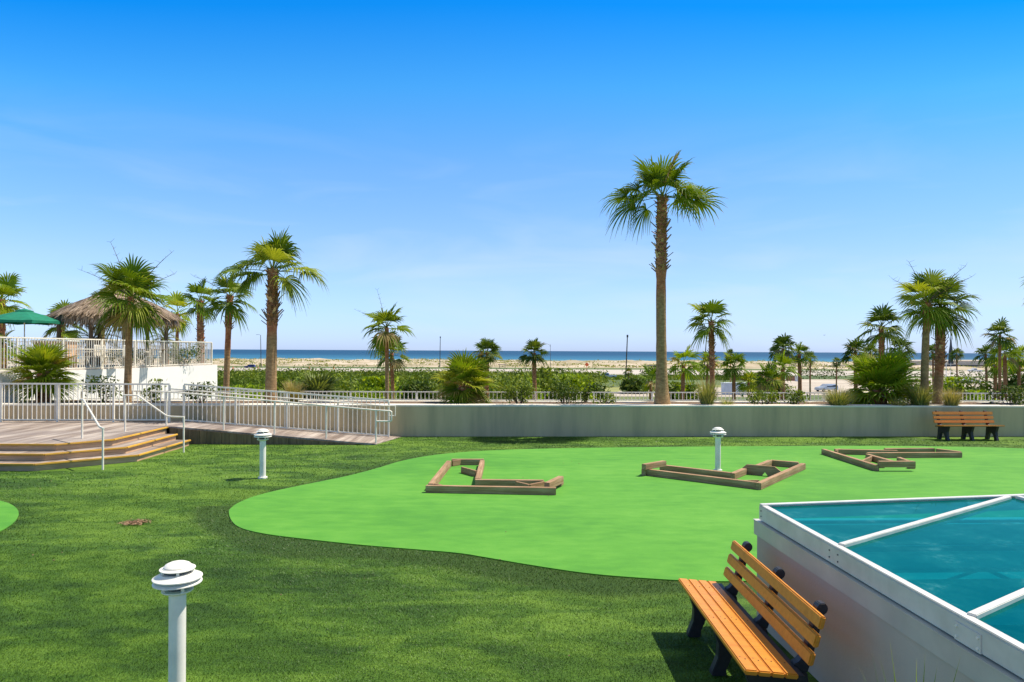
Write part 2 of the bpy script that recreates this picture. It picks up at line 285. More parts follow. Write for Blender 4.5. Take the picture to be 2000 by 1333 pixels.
# ------------------------------------------------------------------ mesh helpers
def tag(o, label=None, cat=None, group=None, kind=None):
    if label: o['label'] = label
    if cat: o['category'] = cat
    if group: o['group'] = group
    if kind: o['kind'] = kind
    return o
def thing(name, loc, label, cat, group=None, rz=0.0):
    o = bpy.data.objects.new(name, None); C.objects.link(o); o.location = loc; o.rotation_euler = (0, 0, rz)
    o.empty_display_size = 0.2
    return tag(o, label, cat, group)
class MB:
    def __init__(s): s.v = []; s.f = []; s.t = []; s.cur = (0.5, 0.0)
    def av(s, p, t=None):
        s.v.append((p[0], p[1], p[2])); s.t.append(t if t is not None else s.cur); return len(s.v) - 1
    def box(s, c, size, rot=None):
        hx, hy, hz = size[0] / 2, size[1] / 2, size[2] / 2; c = Vector(c)
        b = len(s.v)
        for dx in (-1, 1):
            for dy in (-1, 1):
                for dz in (-1, 1):
                    q = Vector((dx * hx, dy * hy, dz * hz))
                    if rot is not None: q = rot @ q
                    s.av(c + q)
        for f in ((0, 1, 3, 2), (4, 6, 7, 5), (0, 4, 5, 1), (2, 3, 7, 6), (0, 2, 6, 4), (1, 5, 7, 3)):
            s.f.append(tuple(b + i for i in f))
        return s
    def bar(s, a, b, w_, h_, up=Vector((0, 0, 1))):
        a = Vector(a); b = Vector(b); d = (b - a); L = d.length
        if L < 1e-6: return s
        x = d / L; y = up.cross(x)
        if y.length < 1e-4: y = Vector((0, 1, 0)).cross(x)
        y.normalize(); z = x.cross(y)
        return s.box((a + b) / 2, (L, w_, h_), Matrix((x, y, z)).transposed())
    def tube(s, pts, r, n=8, cap=True, ts=None):
        pts = [Vector(p) for p in pts]; rs = r if isinstance(r, (list, tuple)) else [r] * len(pts)
        rings = []; prev = None
        for i, p in enumerate(pts):
            if i == 0: d = pts[1] - p
            elif i == len(pts) - 1: d = p - pts[i - 1]
            else: d = (pts[i + 1] - p).normalized() + (p - pts[i - 1]).normalized()
            d.normalize()
            if prev is None:
                u = d.orthogonal().normalized()
                if abs(d.z) > 0.95: u = Vector((1, 0, 0))
            else: u = prev
            u = (u - d * u.dot(d)).normalized(); prev = u; vv = d.cross(u)
            t = ts[i] if ts else None
            rings.append([s.av(p + (u * math.cos(2 * math.pi * k / n) + vv * math.sin(2 * math.pi * k / n)) * rs[i], t) for k in range(n)])
        for i in range(len(rings) - 1):
            a, b = rings[i], rings[i + 1]
            for k in range(n): s.f.append((a[k], a[(k + 1) % n], b[(k + 1) % n], b[k]))
        if cap:
            s.f.append(tuple(reversed(rings[0]))); s.f.append(tuple(rings[-1]))
        return s
    def lathe(s, prof, n=24, c=(0, 0, 0)):
        rings = [[s.av((c[0] + r * math.cos(2 * math.pi * k / n), c[1] + r * math.sin(2 * math.pi * k / n), c[2] + z)) for k in range(n)] for r, z in prof]
        for i in range(len(rings) - 1):
            a, b = rings[i], rings[i + 1]
            for k in range(n): s.f.append((a[k], a[(k + 1) % n], b[(k + 1) % n], b[k]))
        s.f.append(tuple(reversed(rings[0]))); s.f.append(tuple(rings[-1]))
        return s
    def prism(s, poly, z0, z1):
        n = len(poly); a = [s.av((x, y, z0)) for x, y in poly]; b = [s.av((x, y, z1)) for x, y in poly]
        s.f.append(tuple(reversed(a))); s.f.append(tuple(b))
        for i in range(n): s.f.append((a[i], a[(i + 1) % n], b[(i + 1) % n], b[i]))
        return s
    def build(s, name, mat, parent=None, smooth=False, bevel=0.0, tint=False, loc=None):
        me = bpy.data.meshes.new(name); me.from_pydata(s.v, [], s.f); me.update()
        if tint:
            ca = me.color_attributes.new('tint', 'FLOAT_COLOR', 'POINT')
            arr = np.zeros((len(s.v), 4), dtype=np.float32); arr[:, 3] = 1
            arr[:, :2] = np.array(s.t, dtype=np.float32); ca.data.foreach_set('color', arr.ravel())
        if bevel > 0 or not tint:
            bm = bmesh.new(); bm.from_mesh(me)
            bmesh.ops.recalc_face_normals(bm, faces=bm.faces[:])
            if bevel > 0:
                bmesh.ops.bevel(bm, geom=[e for e in bm.edges if len(e.link_faces) == 2 and e.calc_face_angle(0) > 0.5], offset=bevel, segments=2, affect='EDGES', clamp_overlap=True)
            bm.to_mesh(me); bm.free()
        if smooth:
            me.polygons.foreach_set('use_smooth', [True] * len(me.polygons))
            try: me.set_sharp_from_angle(angle=R(40))
            except Exception: pass
        me.materials.append(M[mat] if isinstance(mat, str) else mat)
        o = bpy.data.objects.new(name, me); C.objects.link(o)
        if parent is not None: o.parent = parent
        if loc is not None: o.location = loc
        return o
def tris_obj(name, V, mat, tint=None, parent=None, nv=3):
    """V: (N, nv, 3) array of separate faces"""
    N = V.shape[0]; me = bpy.data.meshes.new(name)
    me.vertices.add(N * nv); me.vertices.foreach_set('co', V.reshape(-1).astype(np.float32))
    me.loops.add(N * nv); me.loops.foreach_set('vertex_index', np.arange(N * nv, dtype=np.int32))
    me.polygons.add(N); me.polygons.foreach_set('loop_start', np.arange(0, N * nv, nv, dtype=np.int32))
    me.update(calc_edges=True)
    if tint is not None:
        ca = me.color_attributes.new('tint', 'FLOAT_COLOR', 'POINT')
        arr = np.ones((N * nv, 4), dtype=np.float32); arr[:, :2] = tint.reshape(-1, 2); ca.data.foreach_set('color', arr.ravel())
    me.materials.append(M[mat]); o = bpy.data.objects.new(name, me); C.objects.link(o)
    if parent is not None: o.parent = parent
    return o

# ------------------------------------------------------------------ the setting
WS = 0.042                                     # planter wall slope
def wallY(X): return 20.15 + WS * X
GZ = -6.0                                      # ground level below the raised garden

# outline of the putting green, measured on the turf
gp = [(447,1005),(450,1016),(460,1028),(480,1037),(530,1047),(600,1055),(700,1066),(800,1074),(900,1082),(950,1091),(1050,1108),(1150,1123),(1250,1131),(1330,1136),(1400,1138),(1470,1137),(1560,1134),(1700,1120)]
gq = [(447,998),(455,990),(466,983),(500,969),(560,955),(620,943),(680,931),(740,915),(780,902),(830,892),(880,886),(950,881),(1050,877.5),(1200,875),(1400,873),(1600,872),(1750,872),(1900,874),(2000,877),(2150,884)]
def smooth_closed(P, it=2):
    for _ in range(it):
        Q = []
        for i in range(len(P)):
            a = P[i]; b = P[(i + 1) % len(P)]
            Q += [(0.75 * a[0] + 0.25 * b[0], 0.75 * a[1] + 0.25 * b[1]), (0.25 * a[0] + 0.75 * b[0], 0.25 * a[1] + 0.75 * b[1])]
        P = Q
    return P
def g2(l): return [tuple(atZ(x, y, 0)[:2]) for x, y in l]
green1 = smooth_closed(g2(gp) + [(5.5, 8.3), (9, 9.0), (14, 11), (17, 14)] + list(reversed(g2(gq))))
green2 = smooth_closed(g2([(-220,985),(-120,975),(-30,975),(10,981),(30,991),(38,1003),(33,1016),(18,1030),(-10,1044),(-60,1062),(-160,1075),(-260,1060)]))
def inside(px, py, poly):
    P = np.array(poly); res = np.zeros(px.shape, bool); n = len(P); j = n - 1
    for i in range(n):
        xi, yi = P[i]; xj, yj = P[j]
        c = ((yi > py) != (yj > py)) & (px < (xj - xi) * (py - yi) / (yj - yi + 1e-12) + xi)
        res ^= c; j = i
    return res
def polydist(px, py, poly):
    P = np.array(poly); d = np.full(px.shape, 1e9)
    for i in range(len(P)):
        a = P[i]; b = P[(i + 1) % len(P)]; ab = b - a; L = (ab ** 2).sum() + 1e-12
        t = np.clip(((px - a[0]) * ab[0] + (py - a[1]) * ab[1]) / L, 0, 1)
        d = np.minimum(d, (px - a[0] - t * ab[0]) ** 2 + (py - a[1] - t * ab[1]) ** 2)
    return np.sqrt(d)
def rimval(px, py):
    wob = 0.12 * np.sin(px * 1.7 + 1.3 * np.sin(py * 1.1)) + 0.06 * np.sin(px * 4.3 + py * 3.1)
    d1 = polydist(px, py, green1); d2 = polydist(px, py, green2)
    wide = np.where(py < 11, 0.70, 0.20)
    a = np.clip((wide + wob - d1) / 0.22, 0, 1) * 0.9
    b = np.clip((0.35 + wob - d2) / 0.3, 0, 1) * 0.5
    return np.maximum(a, b)

xs = np.arange(-16, 20.01, 0.1); ys = np.arange(0.5, 21.2, 0.1)
gx, gy = np.meshgrid(xs, ys); rv = rimval(gx.ravel(), gy.ravel())
V = np.stack([gx.ravel(), gy.ravel(), 0 * gx.ravel()], 1); nx, ny = len(xs), len(ys)
idx = np.arange(nx * ny).reshape(ny, nx)
Fq = np.stack([idx[:-1, :-1], idx[:-1, 1:], idx[1:, 1:], idx[1:, :-1]], -1).reshape(-1, 4)
me = bpy.data.meshes.new('turf_ground'); me.from_pydata(V.tolist(), [], Fq.tolist())
at = me.attributes.new('rim', 'FLOAT', 'POINT'); at.data.foreach_set('value', rv.astype(np.float32))
me.materials.append(M['turf']); o = bpy.data.objects.new('turf_ground', me); C.objects.link(o); tag(o, kind='structure')
MB().box((1, 5, -0.42), (80, 32.4, 0.8)).build('terrace_slab', 'beige_wall')['kind'] = 'structure'

def sheet(name, poly, z0, z1, mat, kind='structure'):
    o = MB().prism(poly, z0, z1).build(name, mat); o['kind'] = kind; return o
sheet('putting_green', green1, -0.01, 0.012, 'putting_green')
sheet('putting_green', green2, -0.01, 0.012, 'putting_green')

# turf blades near the camera (nobody could count them)
rng = np.random.default_rng(5)
def blades():
    out = []; rims = []
    for (y0, y1, dens, ln, wd) in ((3.6, 6.0, 6500, 0.014, 0.0045), (6.0, 8.5, 3600, 0.015, 0.0058), (8.5, 12.5, 1400, 0.016, 0.009), (12.5, 20.0, 300, 0.024, 0.016)):
        x0, x1 = -0.80 * y1 - 0.2, (2.2 if y1 < 9 else 0.8 * y1)
        n = int((x1 - x0) * (y1 - y0) * dens)
        px = rng.uniform(x0, x1, n); py = rng.uniform(y0, y1, n)
        k = (np.abs(px) < 0.78 * py + 0.2) & ~inside(px, py, green1) & ~inside(px, py, green2) & (py < 20.1 + WS * px)
        k &= ~((px < -8.2) & (py > 14.0)) & ~((px < -3.5) & (py > 18.1)) & ~((px > 2.1) & (py < 6.6))
        px = px[k]; py = py[k]; n = len(px)
        a = rng.uniform(0, 2 * np.pi, n); L = ln * rng.uniform(0.6, 1.25, n)
        lean = rng.uniform(0.3, 1.1, n); nap = np.sin(px * 0.9 + 1.5 * np.sin(py * 0.8)) * 0.5
        la = a + 0
        tx = px + L * np.sin(lean) * np.cos(la) + nap * 0.012; ty = py + L * np.sin(lean) * np.sin(la); tz = L * np.cos(lean) + 0.004
        wx = wd * 0.5 * -np.sin(la + rng.uniform(-.8, .8, n)); wy = wd * 0.5 * np.cos(la)
        T = np.zeros((n, 3, 3)); T[:, 0] = np.stack([px - wx, py - wy, 0 * px], 1); T[:, 1] = np.stack([px + wx, py + wy, 0 * px], 1); T[:, 2] = np.stack([tx, ty, tz], 1)
        out.append(T); rims.append(rimval(px, py))
    T = np.concatenate(out); rm = np.repeat(np.concatenate(rims), 3)
    o = tris_obj('turf_blades', T, 'turf_blade'); at = o.data.attributes.new('rim', 'FLOAT', 'POINT'); at.data.foreach_set('value', rm.astype(np.float32))
    tag(o, 'short green pile of the artificial lawn', 'grass', kind='stuff')
blades()

# bare patch of dead grass in the lawn
c = atZ(264, 1024, 0); n = 260
px = c.x + rng.normal(0, 0.085, n); py = c.y + rng.normal(0, 0.07, n); a = rng.uniform(0, 6.28, n); L = rng.uniform(0.02, 0.07, n)
T = np.zeros((n, 3, 3)); T[:, 0] = np.stack([px, py, 0 * px + 0.02], 1); T[:, 1] = np.stack([px + 0.012 * np.sin(a), py - 0.012 * np.cos(a), 0 * px + 0.03], 1)
T[:, 2] = np.stack([px + L * np.cos(a), py + L * np.sin(a), 0.02 + rng.uniform(0, 0.03, n)], 1)
tag(tris_obj('dead_grass', T, 'debris'), 'small brown patch of dry straw lying in the open lawn', 'dry grass', kind='stuff')
# stray specks
rs = random.Random(3)
mb = MB()
for i in range(26):
    Y = rs.uniform(4.5, 17); X = rs.uniform(-0.72 * Y, min(0.2 * Y + 1, 1.6)); s_ = rs.uniform(0.004, 0.010)
    mb.box((X, Y, 0.03), (s_ * 2, s_, s_), Matrix.Rotation(rs.uniform(0, 3), 3, 'Z'))
tag(mb.build('leaf_litter', 'debris'), 'scattered specks of dry leaf litter on the lawn and green', 'leaf litter', kind='stuff')

# planter wall, bed and low rail
rotw = Matrix.Rotation(math.atan(WS), 3, 'Z')
def wpt(X, off, z): return Vector((X - off * WS, wallY(X) + off, z))
pw = thing('planter_wall', wpt(0, 0, 0), 'long shaded beige stucco planter wall with pale coping behind the green', 'wall')
def wbar(X0, X1, off, wdt, z0, z1, name, mat, parent, bevel=0.0):
    mb = MB(); a = wpt(X0, off + wdt / 2, (z0 + z1) / 2) - parent.location; b = wpt(X1, off + wdt / 2, (z0 + z1) / 2) - parent.location
    mb.bar(a, b, wdt, z1 - z0); return mb.build(name, mat, parent, bevel=bevel)
wbar(-22, 26, 0.0, 0.25, -0.1, 0.868, 'wall', 'beige_wall', pw)
wbar(-22, 26, -0.012, 0.52, 0.87, 0.915, 'coping', 'coping', pw, 0.006)
wbar(-22, 26, 2.35, 0.2, -6.5, 0.80, 'outer_wall', 'beige_wall', pw)
wbar(-22, 26, 2.20, 0.40, 0.802, 0.86, 'outer_coping', 'coping', pw)
# planting bed soil: slightly uneven
mb = MB(); NX = 240
for i in range(NX + 1):
    X = -22 + 48 * i / NX
    for j in range(9):
        o_ = 0.256 + j * (2.34 - 0.256) / 8
        mb.av(wpt(X, o_, 0.80 + 0.05 * math.sin(X * 1.3 + j) + 0.03 * math.sin(X * 3.7 + 2 * j) + 0.03 * math.sin(math.pi * j / 8)))
for i in range(NX):
    for j in range(8):
        a = i * 9 + j; mb.f.append((a, a + 9, a + 10, a + 1))
mb.build('planting_bed', 'mulch', smooth=True)['kind'] = 'structure'

def picket_rail(name, a, b, h0, h1, label, cat='railing', post_step=2.0, pick=0.125, tr=0.022, pr=0.009, ext=0.0, group=None, posts=None, mid=None, za=0.0, zb=0.0, post_r=0.024):
    """railing from a to b (base points); rails at h0 (bottom) and h1 (top) above the base line"""
    a = Vector(a); b = Vector(b); t = thing(name, a, label, cat, group)
    d = b - a; L = d.length; z = Vector((0, 0, 1))
    MB().bar(z * h1, d + z * h1, tr * 2, tr * 2).build('top_rail', 'white_metal', t, bevel=0.004)
    MB().bar(z * h0, d + z * h0, tr * 1.5, tr * 1.5).build('bottom_rail', 'white_metal', t)
    if mid is not None: MB().bar(z * mid, d + z * mid, tr * 1.4, tr * 1.4).build('middle_rail', 'white_metal', t)
    ps = posts if posts is not None else [i / max(1, round(L / post_step)) for i in range(max(1, round(L / post_step)) + 1)]
    n = int(L / pick); bs = sorted(set([0.0] + list(ps) + [1.0]))
    for k_ in range(len(bs) - 1):
        mb = MB()
        for i in range(1, n):
            f = i / n
            if bs[k_] <= f < bs[k_ + 1] and min(abs(f - q_) for q_ in ps) * L > 0.05:
                p = d * f; mb.bar(p + z * (h0 - tr * 0.6), p + z * (h1 + tr * 0.6), pr * 2, pr * 2, up=Vector((1, 0, 0)))
        if mb.v: mb.build('picket_panel', 'white_metal', t)
    for f in ps:
        p = d * f; MB().bar(p, p + z * (h1 - tr - 0.002), post_r * 2, post_r * 2, up=Vector((1, 0, 0))).build('post', 'white_metal', t)
    return t
picket_rail('low_railing', wpt(-13.6, 2.45, 0.862), wpt(-3.0, 2.45, 0.862), 0.035, 0.285, 'low white picket railing on the planter behind the ramp', pick=0.13, group='low railings on the outer planter edge', tr=0.018)
picket_rail('low_railing', wpt(-2.98, 2.45, 0.862), wpt(24, 2.45, 0.862), 0.035, 0.285, 'long low white picket railing above the open stretch of planter wall', pick=0.13, group='low railings on the outer planter edge', tr=0.018)

# raised timber deck with three steps and ramp
DK = 0.45
def steppoly(off, z):
    s2 = off * 0.414
    return [(-24, 14.80 - off), (-9.76 - 0.0 + s2 * 0.2, 14.80 - off), (-9.03 + off, 15.66 - off * 0.45), (-9.08 + off, 17.90), (-24, 17.90)]
deck = thing('timber_deck', (-12, 16, 0), 'raised grey timber deck with three yellow-edged steps at its corner', 'deck')
def rel(poly, o): return [(x - o.location.x, y - o.location.y) for x, y in poly]
top = [(-24, 14.80), (-9.76, 14.80), (-9.03, 15.66), (-9.08, 18.22), (-9.12, wallY(-9) - 0.02), (-24, wallY(-24) - 0.02)]
MB().prism(rel(top, deck), DK - 0.04, DK).build('deck_boards', 'deck', deck)
for k, (off, z) in enumerate(((0.0, DK), (0.40, 0.30), (0.74, 0.15))):
    P = steppoly(off, z) if k else [(-24, 14.80), (-9.76, 14.80), (-9.03, 15.66), (-9.08, 18.22)]
    inner = [(x, y) for x, y in P]
    if k:
        MB().prism(rel(inner, deck), z - 0.035, z).build('tread', 'deck', deck)
    st = MB(); no = MB()
    for i in range(3):
        p = Vector((P[i][0], P[i][1], 0)) - deck.location; q = Vector((P[i + 1][0], P[i + 1][1], 0)) - deck.location
        p.z = q.z = 0
        d = (q - p).normalized(); nrm = Vector((d.y, -d.x, 0))
        a = p - nrm * 0.03; b = q - nrm * 0.03
        st.bar(a + Vector((0, 0, (z - 0.04 + z - 0.19) / 2)), b + Vector((0, 0, (z - 0.04 + z - 0.19) / 2)), 0.03, 0.148)
        no.bar(p + nrm * 0.012 + Vector((0, 0, z - 0.012)) - d * 0.004, q + nrm * 0.012 + Vector((0, 0, z - 0.012)) + d * 0.008, 0.05, 0.036)
    st.build('riser', 'riser_wood', deck); no.build('step_nosing', 'nosing', deck, bevel=0.004)

# ramp
RX0, RX1 = -9.1, -3.15
def rampz(X): return DK * min(1, max(0, (RX1 - 0.25 - X) / (RX1 - 0.25 + 8.9))) + 0.008
rp = thing('timber_ramp', (-9.1, 18.2, 0), 'sloping grey timber access ramp with dark side boards', 'ramp')
def rq(x, y, z): return (x + 9.1, y - 18.2, z)
YF = 18.22
mb = MB(); pf = [(-9.07, YF), (-8.9, YF), (RX1 - 0.45, YF)]; pb = [(-9.07, 19.74), (-8.9, 19.75), (RX1, 19.98)]
ids = []
for (xf, yf), (xb, yb) in zip(pf, pb):
    ids.append((mb.av(rq(xf, yf, rampz(xf))), mb.av(rq(xb, yb, rampz(xb))), mb.av(rq(xb, yb, rampz(xb) - 0.04)), mb.av(rq(xf, yf, rampz(xf) - 0.04))))
for i in range(2):
    a, b = ids[i], ids[i + 1]
    for k in range(4): mb.f.append((a[k], a[(k + 1) % 4], b[(k + 1) % 4], b[k]))
mb.f.append(ids[0]); mb.f.append(tuple(reversed(ids[-1])))
mb.build('ramp_boards', 'ramp_boards', rp)
mb = MB(); nn = 26
for i in range(nn):                                # vertical side boards, each cut to the slope
    x0 = -9.0 + (5.1) * i / nn; x1 = -9.0 + 5.1 * (i + 1) / nn - 0.008; yy = YF - 0.03 + 0.006 * ((i * 7) % 3)
    z0, z1 = rampz(x0) - 0.045, rampz(x1) - 0.045
    if z1 < 0.02: continue
    a = [mb.av(rq(x0, yy, -0.05)), mb.av(rq(x1, yy, -0.05)), mb.av(rq(x1, yy, z1)), mb.av(rq(x0, yy, z0))]
    b = [mb.av(rq(x0, yy + 0.03, -0.05)), mb.av(rq(x1, yy + 0.03, -0.05)), mb.av(rq(x1, yy + 0.03, z1)), mb.av(rq(x0, yy + 0.03, z0))]
    mb.f += [tuple(a), tuple(reversed(b))] + [(a[k], b[k], b[(k + 1) % 4], a[(k + 1) % 4]) for k in range(4)]
mb.build('side_boards', 'fascia_wood', rp)

# railings of deck and ramp
yb = lambda X: wallY(X) - 0.32
picket_rail('deck_railing', (-22, yb(-22), DK), (-9.62, yb(-9.62), DK), 0.06, 1.06, 'white picket railing along the back of the timber deck', posts=[1 - k * 1.53 / 12.38 for k in range(8)])
a = Vector((-9.22, yb(-9.2), rampz(-8.9))); b = Vector((-3.50, yb(-3.5), rampz(-3.5) + 0.0))
rr = picket_rail('ramp_railing', a, b, 0.05, 1.05, 'white picket railing descending along the back of the ramp with a second handrail', posts=[0.0, 0.25, 0.5, 0.75, 1.0])
d = b - a; hz = Vector((0, -0.09, 0.90))
MB().tube([hz + d * -0.06, hz + d * 0.98, hz + d * 1.035 + Vector((0, 0, 0.02)), hz + d * 1.035 + Vector((0, 0, -0.26)), d + Vector((0, -0.02, 0.62))], 0.017, 8).build('handrail', 'white_metal', rr, smooth=True)
def tubes(name, loc, label, cat, parts, group=None, r=0.021):
    t = thing(name, loc, label, cat, group)
    for pn, pts in parts:
        MB().tube([Vector(p) - t.location for p in pts], r, 10).build(pn, 'white_metal', t, smooth=True)
    return t
P5 = []
xs5 = [-9.17, -7.65, -6.30, -4.92, -3.60]
parts = [('handrail', [(-9.6, 18.36, DK + 0.93), (-9.17, 18.36, DK + 0.91), (-8.9, 18.36, rampz(-8.9) + 0.89), (-3.60, 18.36, rampz(-3.6) + 0.88), (-3.23, 18.36, 0.885), (-3.19, 18.36, 0.86), (-3.19, 18.36, 0.63), (-3.23, 18.36, 0.61), (-3.58, 18.36, 0.61)])]
for x in xs5: parts.append(('post', [(x, 18.36, rampz(x)), (x, 18.36, rampz(x) + (0.88 if x < -3.7 else 0.88) + (0.02 if x < -9 else 0))]))
tubes('ramp_handrail', (-9.1, 18.36, 0), 'single white tube handrail on five posts along the front of the ramp', 'handrail', parts)
tubes('step_handrail', (-9.78, 15.74, 0), 'short white handrail sloping down the corner steps, nearer one', 'handrail',
      [('post', [(-9.78, 15.74, DK), (-9.78, 15.74, 1.33)]), ('post', [(-8.43, 14.26, 0), (-8.43, 14.26, 0.84)]),
       ('handrail', [(-9.86, 15.80, 1.34), (-9.70, 15.66, 1.34), (-8.66, 14.5, 0.88), (-8.55, 14.38, 0.86), (-8.41, 14.25, 0.855)])], 'handrails on the deck steps')
tubes('step_handrail', (-9.59, 17.15, 0), 'short white handrail at the far end of the deck steps beside the ramp', 'handrail',
      [('post', [(-9.59, 17.15, DK), (-9.59, 17.15, 1.34)]), ('post', [(-7.93, 16.72, 0), (-7.93, 16.72, 0.84)]),
       ('handrail', [(-9.64, 17.16, 1.35), (-9.25, 17.08, 1.35), (-8.42, 16.86, 0.87), (-8.30, 16.83, 0.855), (-7.92, 16.72, 0.855)])], 'handrails on the deck steps')

# upper terrace with white wall
UT = 1.76; A0 = Vector((-15.62, 19.75, 0)); A1 = Vector((-14.32, 33.6, 0))
ut = thing('upper_terrace', A0, 'raised white-walled pool terrace behind the deck', 'terrace')
poly = [(A0.x, A0.y), (A1.x, A1.y), (-30, 35.5), (-50, 37), (-50, A0.y)]
MB().prism([(x - A0.x, y - A0.y) for x, y in poly], -6.5, UT - 0.02).build('wall', 'white_wall', ut)
MB().prism([(x - A0.x, y - A0.y) for x, y in [(A0.x - 0.06, A0.y + 0.06), (A1.x - 0.06, A1.y - 0.06), (-30, 35.4), (-49.9, 36.9), (-49.9, A0.y + 0.06)]], UT - 0.018, UT).build('paving', 'road', ut)
dd = (A1 - A0).normalized(); nr = Vector((-dd.y, dd.x, 0))
picket_rail('terrace_railing', A0 + nr * 0.09 + Vector((0, 0, UT)), A1 + nr * 0.09 - dd * 0.35 + Vector((0, 0, UT)), 0.05, 1.07, 'white picket railing on top of the white terrace wall', post_step=1.9, pick=0.12)
picket_rail('terrace_railing', Vector((-14.45, 33.25, UT)), Vector((-30, 35.3, UT)), 0.05, 1.07, 'white picket railing along the seaward edge of the raised terrace', post_step=1.9, pick=0.12)

# ground beyond, road, dunes, sea
def gridsheet(name, x0, x1, y0, y1, nx, ny, zf, mat):
    xs = np.linspace(x0, x1, nx); ys = np.linspace(y0, y1, ny); gx, gy = np.meshgrid(xs, ys)
    gz = zf(gx, gy); V = np.stack([gx.ravel(), gy.ravel(), gz.ravel()], 1); idx = np.arange(nx * ny).reshape(ny, nx)
    Fq = np.stack([idx[:-1, :-1], idx[:-1, 1:], idx[1:, 1:], idx[1:, :-1]], -1).reshape(-1, 4)
    me = bpy.data.meshes.new(name); me.from_pydata(V.tolist(), [], Fq.tolist()); me.materials.append(M[mat])
    me.polygons.foreach_set('use_smooth', [True] * len(me.polygons))
    o = bpy.data.objects.new(name, me); C.objects.link(o); o['kind'] = 'structure'; return o
gridsheet('ground', -3000, 3000, -600, 372, 40, 40, lambda x, y: x * 0 + GZ, 'ground')
def dz(x, y):
    e = np.clip((y - 352) / 30, 0, 1) * np.clip((640 - y) / 60, 0, 1)
    b = 0.9 + 0.8 * np.sin(x * 0.045 + 2 * np.sin(y * 0.02)) * np.sin(y * 0.05 + x * 0.011) + 0.5 * np.sin(x * 0.13 + y * 0.09) + 0.35 * np.sin(x * 0.31 + 1.3 * np.sin(y * .14))
    return GZ + 0.01 - np.clip((y - 500) / 200, 0, 1) * 2.2 + e * b * np.where(x > 300, 0.6, 1)
gridsheet('dunes', -900, 1500, 350, 712, 500, 90, dz, 'dune')
gridsheet('sea', -30000, 30000, 655, 55000, 8, 8, lambda x, y: x * 0 - 8.0, 'sea')
gridsheet('beach', -3000, 3000, 371, 690, 8, 8, lambda x, y: -8.3 + x * 0 + np.clip((690 - y) / 60, 0, 1) * 1.2, 'beach')
Y1 = 2.5 - GZ
sheet('road', [(-900, 252), (900, 252), (900, 318), (-900, 318)], GZ - 0.1, GZ + 0.02, 'road')
sheet('coast_road', [(75, 372), (900, 440), (900, 520), (75, 385)], GZ - 1, GZ + 0.9, 'asphalt')
q = lambda x, y: tuple(atZ(x, y, GZ)[:2])
sheet('parking_lot', [q(1500, 772), q(1480, 748), q(1530, 741.5), q(1700, 742), q(1860, 738), q(2100, 742), q(2250, 775)], GZ - 0.1, GZ + 0.03, 'lot')
sheet('parking_lot', [q(1180, 775), q(1215, 763), q(1330, 758), q(1500, 757), q(1520, 776)], GZ - 0.1, GZ + 0.035, 'lot')
sheet('dry_ground', [q(1040, 780), q(1100, 762), q(1200, 756), q(1420, 752), q(1500, 751), q(1500, 757), q(1330, 758.5), q(1215, 763.5), q(1170, 781)], GZ - 0.1, GZ + 0.025, 'dry_grass')
sheet('access_road', [q(960, 733), q(1020, 733), q(1000, 727), q(970, 727)], GZ - 0.1, GZ + 0.027, 'road')
for (y0, y1, x0, x1, mt) in ((707, 709.5, 1760, 2150, 'lot'), (711.5, 714.5, 1770, 2150, 'asphalt'), (716, 719, 1740, 2150, 'asphalt'), (724, 727, 1830, 1900, 'lot')):
    sheet('far_road', [q(x0, y1), q(x1, y1), q(x1, y0), q(x0, y0)], GZ - 0.1, GZ + 1.9 if y0 < 720 else GZ + 0.04, mt)

